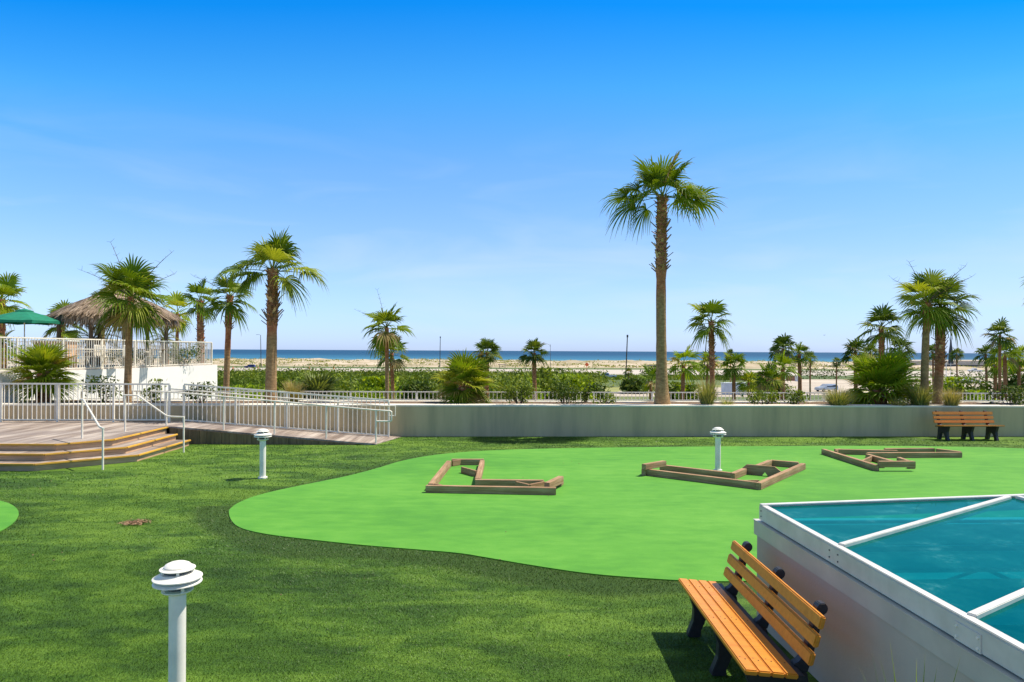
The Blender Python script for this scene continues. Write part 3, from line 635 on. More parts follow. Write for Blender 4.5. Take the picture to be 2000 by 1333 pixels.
# ------------------------------------------------------------------ plants
def fan_leaf(mb, o, d, plen, L, rnd, nseg=22, rows=4, spread=1.95, droop=0.35, fold=0.25, pr=0.012, sag=0.25, dead=False, split=0.5, tipdroop=0.5):
    """petiole then a pleated fan with split drooping tips"""
    d = d.normalized(); up = Vector((0, 0, 1)); tv = rnd.random() * 0.85
    if dead: tv = 0.99
    pts = []; n = 5; p = Vector(o); dirv = d.copy()
    for i in range(n + 1):
        pts.append(p.copy()); dirv = (dirv - up * sag / n).normalized(); p = p + dirv * plen / n
    c = pts[-1]
    mb.tube(pts, [pr * (1.6 - 0.9 * i / n) for i in range(n + 1)], 4, ts=[(tv * 0.6 + 0.3, 0)] * (n + 1))
    t = dirv; s = t.cross(up)
    if s.length < 0.15: s = Vector((rnd.uniform(-1, 1), rnd.uniform(-1, 1), 0)).cross(t)
    s.normalize()
    rolla = rnd.uniform(-0.5, 0.5); nrm = s.cross(t).normalized()
    s2 = s * math.cos(rolla) + nrm * math.sin(rolla); nrm = s2.cross(t).normalized(); s = s2
    da = 2 * spread / nseg
    for k in range(nseg):
        a = -spread + da * (k + 0.5); ca, sa = math.cos(a), math.sin(a)
        ll = L * (0.72 + 0.28 * math.cos(a * 0.7)) * rnd.uniform(0.88, 1.08)
        dv = (t * ca + s * sa + nrm * fold * (abs(sa) ** 1.5) * (1 if k % 2 else 0.94)).normalized()
        cr = (-t * sa + s * ca)
        dr = droop * rnd.uniform(0.6, 1.5); td = tipdroop * rnd.uniform(0.4, 1.6)
        prev = None; ts_ = tv + rnd.uniform(-0.07, 0.07)
        tw = rnd.uniform(-0.2, 0.2)
        for j in range(rows + 1):
            f = j / rows; r = ll * f
            q = c + dv * r * (1 - 0.15 * td * f * f) - up * (dr * ll * f ** 2.2 * 0.5 + td * ll * max(0, f - split) ** 2 * 1.6) + cr * tw * ll * f * f * 0.15
            wd = 1.04 * r * math.tan(da / 2) if f <= split else 1.04 * ll * split * math.tan(da / 2) * (1 - (f - split) / (1 - split)) ** 0.8
            wd = max(wd, 0.003)
            ridge = nrm * wd * 0.7
            cur = (mb.av(q - cr * wd, (ts_, f)), mb.av(q + ridge, (ts_ + 0.04, f)), mb.av(q + cr * wd, (ts_, f)))
            if prev: mb.f += [(prev[0], prev[1], cur[1], cur[0]), (prev[1], prev[2], cur[2], cur[1])]
            prev = cur
def fan_palm(base, heart, trunk_r, R_, label, seed, nleaf=26, mat='fan', boots=0.3, bootsout=1.0, nseg=20, rows=4, stalks=0, lean=0.0, leaves=None, group=None, redzone=0.1, kind='fan_palm', cat='palm tree', flare=1.35, droop=0.4, low=-0.75, name=None, stiff=1.0, topel=1.35):
    """base and heart are world points; R_ the crown radius"""
    rnd = random.Random(seed); base = Vector(base); heart = Vector(heart); H = heart - base
    t = thing(name or kind, base, label, cat, group)
    mb = MB(); n = max(10, int(H.length / 0.22)); pts = []; rs_ = []; ts_ = []
    bow = Vector((rnd.uniform(-1, 1), rnd.uniform(-1, 1), 0)) * 0.012 * H.length
    for i in range(n + 1):
        f = i / n; p = H * f + bow * math.sin(math.pi * f) + Vector((lean * math.sin(math.pi * f), 0, 0))
        zz = f * H.length
        r = trunk_r * (1.0 - 0.18 * f) * (1 + (flare - 1) * math.exp(-zz / 0.5)) * rnd.uniform(0.965, 1.035)
        if f > 1 - boots: r *= 1.10
        pts.append(p); rs_.append(r)
        b = min(1, max(0, (f - (1 - boots - redzone)) / 0.05)); ts_.append((b, f))
    mb.tube(pts, rs_, 14, ts=ts_); mb.build('trunk', 'palm_trunk', t, smooth=True, tint=True)
    if boots > 0 and nseg >= 12:
        mb = MB(); zl = boots * H.length; nb = int(zl / 0.028 * (2.2 if nseg > 18 else 1.0)); ga = 2.39996
        nb = min(nb, 260)
        for i in range(nb):
            f = 1 - boots + boots * i / nb; p = H * f + bow * math.sin(math.pi * f) + Vector((lean * math.sin(math.pi * f), 0, 0)); a = i * ga
            r0 = trunk_r * (1.0 - 0.18 * f) * 1.0; out = Vector((math.cos(a), math.sin(a), 0)); sd = Vector((-math.sin(a), math.cos(a), 0))
            ln = trunk_r * rnd.uniform(0.5, 0.9) * (1 + bootsout * (rnd.random() < 0.3) * (1.2 if f < 1 - boots * 0.4 else 0.3))
            tilt = rnd.uniform(0.35, 0.9); dr = (out * tilt + Vector((0, 0, 1)) * (1.1 - tilt * 0.6)).normalized()
            a0 = p + out * r0 * 0.92; a1 = a0 + dr * ln; wd = trunk_r * 0.34; th = trunk_r * 0.12; nn_ = sd.cross(dr).normalized(); tv = rnd.random() * 0.9
            v = [mb.av(a0 - sd * wd, (tv, 0)), mb.av(a0 + sd * wd, (tv, 0)), mb.av(a0 + sd * wd * 0.7 - nn_ * th, (tv, 0)), mb.av(a0 - sd * wd * 0.7 - nn_ * th, (tv, 0)),
                 mb.av(a1 - sd * wd * 0.35, (tv, 1)), mb.av(a1 + sd * wd * 0.35, (tv, 1)), mb.av(a1 + sd * wd * 0.25 - nn_ * th, (tv, 1)), mb.av(a1 - sd * wd * 0.25 - nn_ * th, (tv, 1))]
            mb.f += [(v[0], v[1], v[5], v[4]), (v[1], v[2], v[6], v[5]), (v[2], v[3], v[7], v[6]), (v[3], v[0], v[4], v[7]), (v[4], v[5], v[6], v[7])]
        mb.build('leaf_bases', 'boots', t, tint=True)
    mb = MB(); top = H
    if leaves:                       # (azimuth deg from +X in the XZ picture plane elevation, depth, petiole, size, droop)
        for (ang, dep, pl, sz, dr_) in leaves:
            a = R(ang); dv = Vector((math.cos(a), dep, math.sin(a)))
            fan_leaf(mb, top + Vector((0, 0, rnd.uniform(-0.1, 0.1))), dv, pl * R_ * 0.92, sz * R_ * 1.08, rnd, nseg, rows, droop=dr_, tipdroop=0.5, sag=0.15)
    for i in range(nleaf):
        f = (i + 0.5) / nleaf; a = i * 2.39996 + rnd.uniform(-0.5, 0.5)
        el = (topel - (topel - low) * f ** 1.05) + rnd.uniform(-0.16, 0.16)
        dv = Vector((math.cos(a) * math.cos(el), math.sin(a) * math.cos(el), math.sin(el)))
        pl = R_ * rnd.uniform(0.20, 0.46) * (1 - 0.15 * f); sz = R_ * rnd.uniform(0.54, 0.72)
        fan_leaf(mb, top + Vector((0, 0, 0.1 - 0.3 * f)) * min(1, R_), dv, pl, sz, rnd, nseg, rows, droop=stiff * droop * (0.35 + 0.5 * f), sag=stiff * (0.10 + 0.12 * f), tipdroop=stiff * (0.30 + 0.35 * f), dead=(rnd.random() < 0.04 + 0.06 * f), pr=0.011 * max(1, R_), spread=rnd.uniform(1.5, 2.0))
    mb.build('crown', mat, t, tint=True)
    if stalks:
        mb = MB()
        for i in range(stalks):
            a = [2.6, 1.85, 0.85, 0.55, 1.3, 2.2][i % 6] + rnd.uniform(-0.08, 0.08); L = R_ * rnd.uniform(1.0, 1.35)
            pts = []; dv = Vector((math.cos(a), rnd.uniform(-0.3, 0.3), abs(math.sin(a)) + 0.15)).normalized(); p = top.copy()
            for j in range(9):
                pts.append(p.copy()); p = p + dv * L / 8; dv = (dv + Vector((0.03 * math.cos(a), 0, -0.03))).normalized()
            mb.tube(pts, [0.016 - 0.0014 * j for j in range(9)], 4, ts=[(0.96, 1)] * 9)
            for j in range(3, 9):
                for s_ in (-1, 1):
                    q = pts[j]; e = q + Vector((s_ * rnd.uniform(0.05, 0.16), rnd.uniform(-.1, .1), rnd.uniform(0.02, 0.16)))
                    mb.tube([q, e], [0.005, 0.002], 3, ts=[(0.96, 1)] * 2)
        mb.build('flower_stalks', 'stem', t)
    return t
def palm_px(px, hy, Y, Rpx, trpx, label, seed, basez=GZ, bx=None, **kw):
    if Rpx > 40 and 'leaves' not in kw: kw['nleaf'] = int(kw.get('nleaf', 20) * 0.72)
    h = atY(px, hy, Y); bxw = atY(bx if bx is not None else px, 700, Y).x
    return fan_palm((bxw, Y, basez), h, trpx * Y / F / 2 * 0.92, Rpx * Y / F, label, seed, **kw)
BZ = 0.80
# the tall one: fans placed as they hang in the photograph
palm_px(1293, 386, 20.9, 124, 23, 'tallest palm, long bare trunk rising from the planter right of centre', 73, BZ, bx=1294, nleaf=2, low=0.9, nseg=30, rows=5, boots=0.36, redzone=0.12, flare=1.75, droop=0.25,
        leaves=[(122, -0.3, .32, .52, .12), (96, -.25, .30, .50, .15), (78, .3, .28, .48, .15), (60, -0.2, .34, .54, .12), (140, -.4, .30, .36, .5),
                (160, .1, .42, .42, .55), (176, .2, .60, .46, .4), (190, -.15, .50, .50, .8), (172, -.6, .38, .40, .8), (8, -.2, .34, .55, .35), (3, .25, .62, .52, .2), (18, .5, .5, .5, .3), (-14, -.3, .26, .46, .8), (30, -.6, .28, .4, .6), (205, .3, .3, .35, 1.0)],
        group='fan palms growing in the planter')
palm_px(533, 528, 20.8, 104, 23, 'leaning-crowned palm with thick shaggy upper trunk behind the ramp railing', 12, BZ, bx=529, nleaf=5, low=0.2, nseg=28, rows=5, boots=0.42, redzone=0.08, bootsout=1.4, flare=1.25,
        leaves=[(108, 0, .3, .56, .2), (92, .3, .34, .5, .2), (68, -.1, .4, .55, .3), (55, .3, .36, .45, .5), (80, -.4, .25, .45, .4), (160, .2, .42, .42, .5), (172, -.2, .62, .52, .5), (190, .3, .4, .45, .8), (150, .5, .55, .45, .6),
                (12, 0, .52, .56, .55), (5, .3, .62, .5, .7), (-35, -.2, .35, .52, .5), (-50, .3, .3, .4, .6), (205, -.3, .35, .45, .9)],
        group='fan palms growing in the planter')
palm_px(256, 580, 21.3, 88, 15, 'leafy palm with four bare flower stalks in front of the thatched hut', 13, BZ, bx=249, nleaf=36, nseg=26, rows=5, boots=0.06, redzone=0.05, stalks=4, mat='fan', low=-0.95, droop=0.5, flare=1.15, group='fan palms growing in the planter')
palm_px(449, 578, 25.5, 64, 14, 'slender palm between the white terrace corner and the shaggy palm', 14, GZ, bx=440, nleaf=17, nseg=20, boots=0.12, stalks=1, low=-0.8, droop=0.5, flare=1.0, group='fan palms beyond the planter')
palm_px(391, 588, 37, 50, 15, 'palm with red-brown trunk rising behind the terrace railing corner', 15, GZ, bx=389, nleaf=18, nseg=16, boots=0.5, group='fan palms on and behind the terrace')
palm_px(347, 612, 40, 46, 8, 'thin palm with yellowing leaves right of the thatched roof', 16, GZ, bx=344, nleaf=20, nseg=16, boots=0.1, low=-1.2, mat='fan_bright', group='fan palms on and behind the terrace')
palm_px(2, 585, 30, 62, 17, 'palm at the left picture edge behind the green parasol', 17, UT, bx=-2, nleaf=22, nseg=18, boots=0.7, mat='fan_bright', group='fan palms on and behind the terrace')
palm_px(122, 632, 37, 52, 11, 'half hidden palm between the parasol and the thatched hut', 18, GZ, bx=120, nleaf=20, nseg=16, boots=0.5, mat='fan', group='fan palms on and behind the terrace')
palm_px(200, 600, 33, 40, 7, 'dark palm hanging inside the hut roof line', 48, UT, bx=203, nleaf=14, nseg=14, boots=0.1, low=-1.1, mat='fan_dark', group='fan palms on and behind the terrace')
palm_px(755, 640, 37, 60, 10, 'taller of two overlapping palms left of centre', 19, GZ, nleaf=22, nseg=18, boots=0.1, stalks=2, low=-0.9, droop=0.55, group='fan palms beyond the planter')
palm_px(765, 690, 42, 46, 9, 'shorter palm directly behind the one left of centre', 20, GZ, nleaf=18, nseg=14, boots=0.2, mat='fan_dark', group='fan palms beyond the planter')
palm_px(952, 688, 46, 38, 9, 'palm whose crown shows above the bushy fan palm near the centre', 21, GZ, nleaf=18, nseg=14, boots=0.4, mat='fan_dark', group='fan palms beyond the planter')
palm_px(1043, 690, 44, 36, 9, 'small palm with dark trunk just right of centre', 22, GZ, nleaf=18, nseg=14, boots=0.75, mat='fan_dark', bx=1040, group='fan palms beyond the planter')
palm_px(1389, 628, 31, 62, 12, 'palm with drooping crown right of the tallest palm', 23, GZ, nleaf=20, nseg=20, rows=5, boots=0.22, low=-0.6, droop=0.5, group='fan palms beyond the planter')
palm_px(1722, 638, 31, 58, 12, 'shorter palm left of the pair of tall palms at right', 24, GZ, nleaf=18, nseg=20, boots=0.4, low=-0.5, droop=0.5, mat='fan_dark', group='fan palms beyond the planter')
palm_px(1812, 592, 21.6, 76, 16, 'left one of the two tall palms standing together at right', 25, BZ, bx=1806, nleaf=25, nseg=24, rows=5, boots=0.14, stalks=4, low=-0.7, droop=0.5, flare=1.1, group='fan palms growing in the planter')
palm_px(1838, 600, 22.3, 80, 18, 'right one of the two tall palms standing together, with shaggy trunk', 26, BZ, bx=1830, nleaf=20, nseg=24, rows=5, boots=0.6, low=-0.5, droop=0.5, flare=1.1, mat='fan_dark', group='fan palms growing in the planter')
palm_px(2056, 556, 23, 62, 15, 'palm outside the right edge whose leaf tip reaches into the picture', 27, GZ, nleaf=16, nseg=18, boots=0.2, low=-0.3, group='fan palms beyond the planter')
far = [(1335,712,55,38,9,'small palm with bright spiky top between the tallest and drooping palms','fan_bright'),(1433,716,60,32,8,'small palm with straight dark trunk right of the drooping palm','fan'),(1272,745,50,34,7,'low palm partly behind the tallest trunk','fan'),
       (1426,692,150,11,2.5,'tiny far palm silhouetted against the sea','fan_dark'),(1529,681,68,30,7,'tallest palm of the small cluster right of centre','fan_dark'),(1561,692,75,26,8,'palm with thick straight trunk at the right of the small cluster','fan'),
       (1514,690,80,16,4,'thin palm at the upper left of the small cluster','fan_dark'),(1583,700,120,15,3.5,'small palm behind the right side of the cluster','fan'),(1500,742,55,32,7,'low arching palm below the cluster','fan'),(1528,720,62,34,8,'bushy middle palm of the cluster','fan_bright'),
       (1462,748,60,26,6,'low palm left of the cluster by the white container','fan_bright'),(1670,688,70,30,8,'round-crowned palm left of the big bright fan palm','fan_dark'),(1700,690,80,22,5,'small palm behind the shorter right palm','fan_dark'),(1757,684,72,30,7,'dense palm between the bright fan palm and the tall pair','fan_dark'),
       (1634,708,130,10,3,'tiny palm by the far road left of the round-crowned palm','fan_dark'),(1868,692,120,15,3,'tiny far palm by the bridge right of the tall pair','fan_dark'),(1822,688,100,20,4,'small palm showing between the tall pair trunks','fan'),
       (1953,655,52,32,6,'highest palm of the group at the right edge','fan_dark'),(1962,690,55,34,8,'dense palm in front of the right edge group','fan'),(1925,692,70,22,5,'small palm at the left of the right edge group','fan_dark'),(1990,700,60,28,7,'palm at the far right of the edge group','fan_bright'),(1945,715,58,24,7,'low palm with reddish trunk in the right edge group','fan_bright'),
       (1228,728,140,11,2.5,'tiny palm beside the wooden utility pole in the field','fan_dark'),(1382,712,60,26,6,'loose palm behind the trunk of the drooping palm','fan_bright')]
for i, (x, hy, Y, Rp, tr, lab, mt) in enumerate(far):
    palm_px(x, hy, Y, Rp * 1.2, tr, lab, 100 + i, GZ, nleaf=18, nseg=11, rows=3, boots=0.5, mat=mt, group='small palms in the grounds beyond', low=-0.7, droop=0.5)

# stemless / short bushy fan palms in the bed
def fan_bush(px, by, Y, Rpx, label, seed, mat='fan_bright', nleaf=44, trunk_h=0.45, low=-0.35, basez=BZ, name='bushy_fan_palm', nseg=24, trr=0.15):
    b = atY(px, by, Y); b.z = basez
    return fan_palm(b, b + Vector((0, 0, trunk_h)), trr, Rpx * Y / F, label, seed, nleaf=nleaf, mat=mat, boots=0.85, nseg=nseg, rows=5, low=low, stiff=0.62, topel=1.30, droop=0.35, flare=1.1, name=name, group='bushy fan palms growing in the planter' if basez == BZ else None, bootsout=0.6)
fan_bush(85, 785, 21.3, 72, 'bushy fan palm with short trunk in front of the white terrace wall', 31, trunk_h=0.92, nleaf=38, low=-0.55, trr=0.19)
fan_bush(908, 785, 21.4, 72, 'bushy fan palm standing on the planter near the centre', 32, mat='fan_mid', nleaf=38, trunk_h=0.62, low=-0.55, trr=0.19)
fan_bush(1716, 787, 22.2, 92, 'large yellow-green fan palm clump at the right of the planter', 33, nleaf=34, trunk_h=0.50, low=-0.15, trr=0.22)
fan_bush(615, 790, 26, 70, 'grey-green fan palm clump behind the ramp railing', 34, mat='feather', nleaf=34, trunk_h=2.0, low=-0.35, basez=-1.5, nseg=16)
fan_bush(872, 790, 30, 34, 'dark fan palm trunk behind the central bushy palm', 35, mat='fan_dark', nleaf=12, trunk_h=2.2, low=-0.6, basez=-2.0, nseg=14)

# feather palms on the terrace
def feather_palm(px, hy, Y, Rpx, trpx, label, seed, n=16, basez=UT):
    rnd = random.Random(seed); h = atY(px, hy, Y); b = Vector((h.x, Y, basez)); R_ = Rpx * Y / F; tr = trpx * Y / F / 2
    t = thing('feather_palm', b, label, 'palm tree', 'feather palms on the terrace')
    H = h - b; nn = 8
    MB().tube([H * i / nn for i in range(nn + 1)], [tr * (1.15 if i % 2 else 0.95) * (1 - 0.15 * i / nn) for i in range(nn + 1)], 12, ts=[(0.4, i / nn) for i in range(nn + 1)]).build('trunk', 'palm_trunk', t, smooth=True, tint=True)
    mb = MB()
    for i in range(n):
        a = i * 2.39996; el = 1.25 - 1.3 * (i / n); L = R_ * rnd.uniform(1.0, 1.35)
        d = Vector((math.cos(a) * math.cos(el), math.sin(a) * math.cos(el), math.sin(el))); p = H.copy(); tv = rnd.random() * 0.8; pts = []
        for j in range(13):
            pts.append(p.copy()); d = (d + Vector((0, 0, -0.11))).normalized(); p = p + d * L / 12
            if j > 1:
                s = d.cross(Vector((0, 0, 1))).normalized(); u = s.cross(d)
                for sg in (-1, 1):
                    for q in (0, 0.5):
                        ll = L * 0.30 * math.sin(math.pi * (j + 1) / 15) ** 0.7; o_ = pts[-1] + d * L / 12 * q
                        e = o_ + (s * sg * 0.75 + d * 0.6 + u * 0.35).normalized() * ll - Vector((0, 0, ll * 0.25 * rnd.random()))
                        wv = d * 0.018
                        mb.f.append((mb.av(o_ - wv, (tv, 0)), mb.av(o_ + wv, (tv, 0)), mb.av(e, (tv, 0.9))))
        mb.tube(pts, [0.02 - 0.0013 * j for j in range(13)], 3, ts=[(tv, 0)] * 13)
    mb.build('crown', 'feather', t, tint=True); return t
feather_palm(182, 662, 30.5, 56, 28, 'grey-green feather palm with thick trunk under the thatched hut', 41)
feather_palm(321, 662, 32, 32, 16, 'small feather palm near the corner of the terrace', 42, 14)
feather_palm(5, 672, 25.5, 34, 14, 'low feather palm at the left edge below the parasol', 43, 12)

# broadleaf shrubs
def leaf_quads(cen, nrm_rand, size, rng_, up_bias=0.4):
    n = len(cen); a = rng_.normal(size=(n, 3)); a[:, 2] += up_bias; a /= np.linalg.norm(a, axis=1)[:, None]
    b = rng_.normal(size=(n, 3)); b -= (a * b).sum(1)[:, None] * a; b /= np.linalg.norm(b, axis=1)[:, None]
    s = size * rng_.uniform(0.6, 1.3, n)[:, None]; c = np.cross(a, b)
    V = np.stack([cen - b * s, cen + c * s * 0.42 + a * s * 0.1, cen + b * s, cen - c * s * 0.42 + a * s * 0.1], 1); return V
def shrub(base, rx, h, label, seed, mat='shrub', n=900, leaf=0.05, name='leafy_shrub', group=None, twigs=7, clumps=9, cat='shrub'):
    rg = np.random.default_rng(seed); rnd = random.Random(seed); t = thing(name, base, label, cat, group)
    st = MB(); cs_ = []
    for i in range(clumps):
        a = rnd.uniform(0, 6.28); rr_ = rx * math.sqrt(rnd.random()) * 0.85; z = h * rnd.uniform(0.3, 0.95) * (1 - 0.25 * (rr_ / rx) ** 2)
        e = Vector((rr_ * math.cos(a), rr_ * math.sin(a), z)); cs_.append(e)
        st.tube([Vector((0.03 * math.cos(a), 0.03 * math.sin(a), -0.03)), e * 0.5 + Vector((0, 0, 0.05 * h)), e], [0.016 * max(1, h), 0.01 * max(1, h), 0.005], 5)
    st.build('stems', 'stem', t)
    per = n // clumps; cen = []
    for e in cs_:
        q = rg.normal(size=(per, 3)) * np.array([rx * 0.26, rx * 0.26, h * 0.17]); cen.append(q + np.array(e))
    cen = np.concatenate(cen); cen[:, 2] = np.clip(cen[:, 2], 0.03, h * 1.06)
    V = leaf_quads(cen, None, leaf, rg); tv = np.repeat(rg.uniform(0, 0.95, len(cen))[:, None], 4, 1)
    T = np.stack([tv, np.tile(np.array([0, .3, .6, .3]), (len(cen), 1))], -1)
    tris_obj('foliage', V, mat, T, t, 4); return t
G1 = 'shrubs planted along the bed'
def shrub_px(px, by, Y, wpx, hpx, label, seed, **kw):
    b = atY(px, by, Y); b.z = kw.pop('z', BZ); return shrub(b, wpx * Y / F / 2, hpx * Y / F, label, seed, group=kw.pop('group', G1), **kw)
shrub_px(203, 785, 21.1, 74, 52, 'sparse leafy shrub just left of the stalky palm trunk', 51, n=420, leaf=0.055, clumps=8)
shrub_px(303, 785, 21.1, 46, 46, 'narrow leafy shrub right of the stalky palm trunk', 52, n=330, leaf=0.055, clumps=6)
shrub_px(394, 787, 21.0, 60, 42, 'shrub in front of the right end of the white terrace wall', 53, n=420, leaf=0.055, clumps=7, mat='shrub_dark')
shrub_px(1014, 787, 21.2, 50, 56, 'upright green bush standing right of the central fan palm', 54, n=1100, leaf=0.045, mat='shrub')
shrub_px(1102, 787, 21.2, 62, 48, 'dark bushy shrub under the small centre-right palm', 55, n=1200, leaf=0.045, mat='shrub_dark')
shrub_px(1143, 787, 22.0, 22, 38, 'small slim shrub right of the dark bush', 60, n=300, leaf=0.045, mat='shrub_dark', clumps=5)
shrub_px(1181, 788, 21.0, 44, 24, 'low sparse shrub on the planter left of the tallest palm', 56, n=260, leaf=0.045)
shrub_px(1492, 787, 21.2, 56, 32, 'loose grey-green shrub below the palm cluster', 57, n=520, leaf=0.05)
shrub_px(1553, 787, 21.2, 42, 38, 'rounder shrub on the planter below the thick-trunked palm', 58, n=420, leaf=0.05)
shrub_px(1972, 787, 21.6, 62, 40, 'dark green shrub on the planter at the right edge', 59, n=900, leaf=0.045, mat='shrub_dark')
shrub_px(722, 790, 26, 62, 62, 'bright green bush behind the end of the ramp railing', 61, n=1300, leaf=0.06, mat='shrub_light', z=-0.2, clumps=12)
G2 = 'bushes growing below the terrace'
for i, (x, topy, Y, wpx, mt, lab) in enumerate([(483,752,60,90,'shrub_light','low yellow-green bush between the slender palm and shaggy palm'),(655,735,70,110,'shrub','mid green bush line right of the grey-green fan palm'),(735,735,75,70,'shrub_light','bright bush left of the overlapping palms'),
        (990,733,48,90,'shrub','loose bush behind the upright planter bush'),(1065,722,55,90,'shrub','tall bush behind the small centre-right palm'),(1125,733,58,80,'shrub_light','rounded bright bush right of the small centre-right palm'),(1160,752,62,60,'shrub_dark','dark low bush near the silver pickup'),
        (820,742,85,60,'shrub_dark','dark bush left of the central fan palm'),(1040,742,46,60,'shrub_light','light bush hugging the foot of the small palm'),(560,735,75,90,'shrub','green bush behind the shaggy palm'),
        (1320,745,70,60,'shrub','bush between the tallest palm and small bright palm'),(1355,752,60,60,'shrub_light','light undergrowth left of the drooping palm'),(1895,745,62,90,'shrub_dark','broad dark bush left of the right edge palms'),(1960,752,60,90,'shrub_dark','dense bush below the right edge palms'),(1850,735,80,70,'shrub_light','bright bush right of the tall palm pair'),
        (1780,742,60,70,'shrub','bush behind the big bright fan palm'),(1240,735,140,46,'shrub_dark','small bush beside the field utility pole'),(1925,768,40,80,'shrub_light','yellowish low bush behind the planter railing at right'),(1990,722,70,60,'shrub_dark','tall bush at the extreme right'),(1500,728,110,60,'shrub_dark','dark bush beneath the palm cluster')]):
    tp = atY(x, topy, Y); hh = tp.z - GZ
    shrub((tp.x, Y, GZ), wpx * Y / F / 2, hh - 9 * Y / F, lab, 200 + i, mat=mt, n=3000, leaf=0.0036 * Y, group=G2, clumps=22, name='bush')
# hedges by the parking lot
def hedge(x0, x1, by, hpx, label, seed, mat='shrub_dark', dep=3.0):
    rg = np.random.default_rng(seed); a = atZ(x0, by, GZ); b = atZ(x1, by, GZ); Y = (a.y + b.y) / 2; h = hpx * Y / F; n = int((b.x - a.x) * h * 9)
    f = rg.random(n); cen = np.stack([a.x + (b.x - a.x) * f, a.y + (b.y - a.y) * f + rg.uniform(0, dep, n), GZ + h * rg.random(n) ** 0.7 * (0.85 + 0.15 * np.sin(f * 37) + 0.08 * np.sin(f * 91))], 1)
    V = leaf_quads(cen, None, 0.35, rg); tv = np.repeat(rg.uniform(0, 0.9, n)[:, None], 4, 1)
    o = tris_obj('hedge', V, mat, np.stack([tv, tv * 0 + 0.2], -1), None, 4); tag(o, label, 'hedge', 'hedges round the parking area')
hedge(1565, 1655, 741, 24, 'clipped dark hedge behind the parked pale car', 71)
hedge(1250, 1340, 737, 14, 'low hedge across the field right of the pickup', 72)
hedge(1130, 1245, 757, 22, 'grey-green scrub hedge in front of the silver pickup', 73, 'shrub')
hedge(1400, 1500, 745, 20, 'dark hedge behind the white container', 74)
hedge(1780, 1850, 738, 10, 'low hedge near the far bridge', 75)
hedge(1860, 1980, 752, 28, 'dark hedge behind the right edge palms', 76)

# ornamental grass clumps
def grass_clump(px, by, Y, wpx, hpx, label, seed, mat='grass_clump', n=420, z=BZ, name='grass_clump', group='ornamental grasses on the planter', wd=0.008, cat='grass'):
    rg = np.random.default_rng(seed); b = atY(px, by, Y); b.z = z; rx = wpx * Y / F / 2; h = hpx * Y / F
    t = tag(bpy.data.objects.new(name, None), label, cat, group)
    faces = []; tint = []
    a = rg.uniform(0, 2 * np.pi, n); out = rx * np.sqrt(rg.random(n)); L = h * rg.uniform(0.35, 1.12, n); tv = rg.uniform(0, 0.95, n)
    seg = 4; sx = -np.sin(a) * wd; sy = np.cos(a) * wd; r0 = 0.38 * rx * np.sqrt(rg.random(n))
    def P(f): return np.stack([np.cos(a) * (r0 + out * f ** 1.6), np.sin(a) * (r0 + out * f ** 1.6), L * (f - 0.22 * f ** 3 * (out / rx))], 1)
    for j in range(seg):
        f0, f1 = j / seg, (j + 1) / seg; w0 = (1 - f0 ** 2) * 1.0; w1 = (1 - f1 ** 2); S = np.stack([sx, sy, sx * 0], 1); p0, p1 = P(f0), P(f1)
        faces.append(np.stack([p0 - S * w0, p0 + S * w0, p1 + S * w1, p1 - S * w1], 1))
        tint.append(np.stack([np.repeat(tv[:, None], 4, 1), np.tile(np.array([f0, f0, f1, f1]), (n, 1))], -1))
    bpy.data.objects.remove(t)
    o = tris_obj(name, np.concatenate(faces), mat, np.concatenate(tint), None, 4); o.location = b
    return tag(o, label, cat, group)
grass_clump(1381, 788, 20.9, 56, 66, 'green grass clump at the foot of the drooping palm', 81, 'grass_clump', 520)
grass_clump(1420, 788, 20.9, 40, 22, 'low yellow-green grass tuft right of the clump by the drooping palm', 82, 'grass_clump', 220)
grass_clump(1637, 788, 20.9, 70, 46, 'arching grass clump left of the big bright fan palm', 83, 'grass_clump', 620)
grass_clump(1797, 788, 21.0, 66, 54, 'grass clump at the foot of the tall palm pair', 84, 'grass_clump', 620)
grass_clump(1858, 788, 20.9, 52, 48, 'brownish grass clump right of the tall palm pair', 85, 'grass_gold', 460)
grass_clump(1757, 788, 20.9, 46, 24, 'low golden grass right of the big bright fan palm', 86, 'grass_gold', 260)
grass_clump(573, 788, 22.0, 50, 50, 'pale straw grass clump right of the shaggy palm trunk', 87, 'grass_gold', 460)
grass_clump(925, 786, 20.8, 46, 12, 'low grassy weeds at the foot of the central fan palm', 88, 'grass_clump', 120)
grass_clump(1298, 789, 20.6, 46, 10, 'short weeds around the foot of the tallest palm', 89, 'grass_clump', 120)

# foreground plant tips at the lower right
t = atY(1790, 1333, 3.6)
b = Vector((t.x + 0.02, 3.45, 0.0))
grass_clump(1790, 1333, 3.4, 210, 425, 'yellow-green strappy leaf tips rising in front of the skylight wall', 90, 'yucca', 46, z=0.0, name='strappy_plant', group=None, wd=0.007, cat='plant')

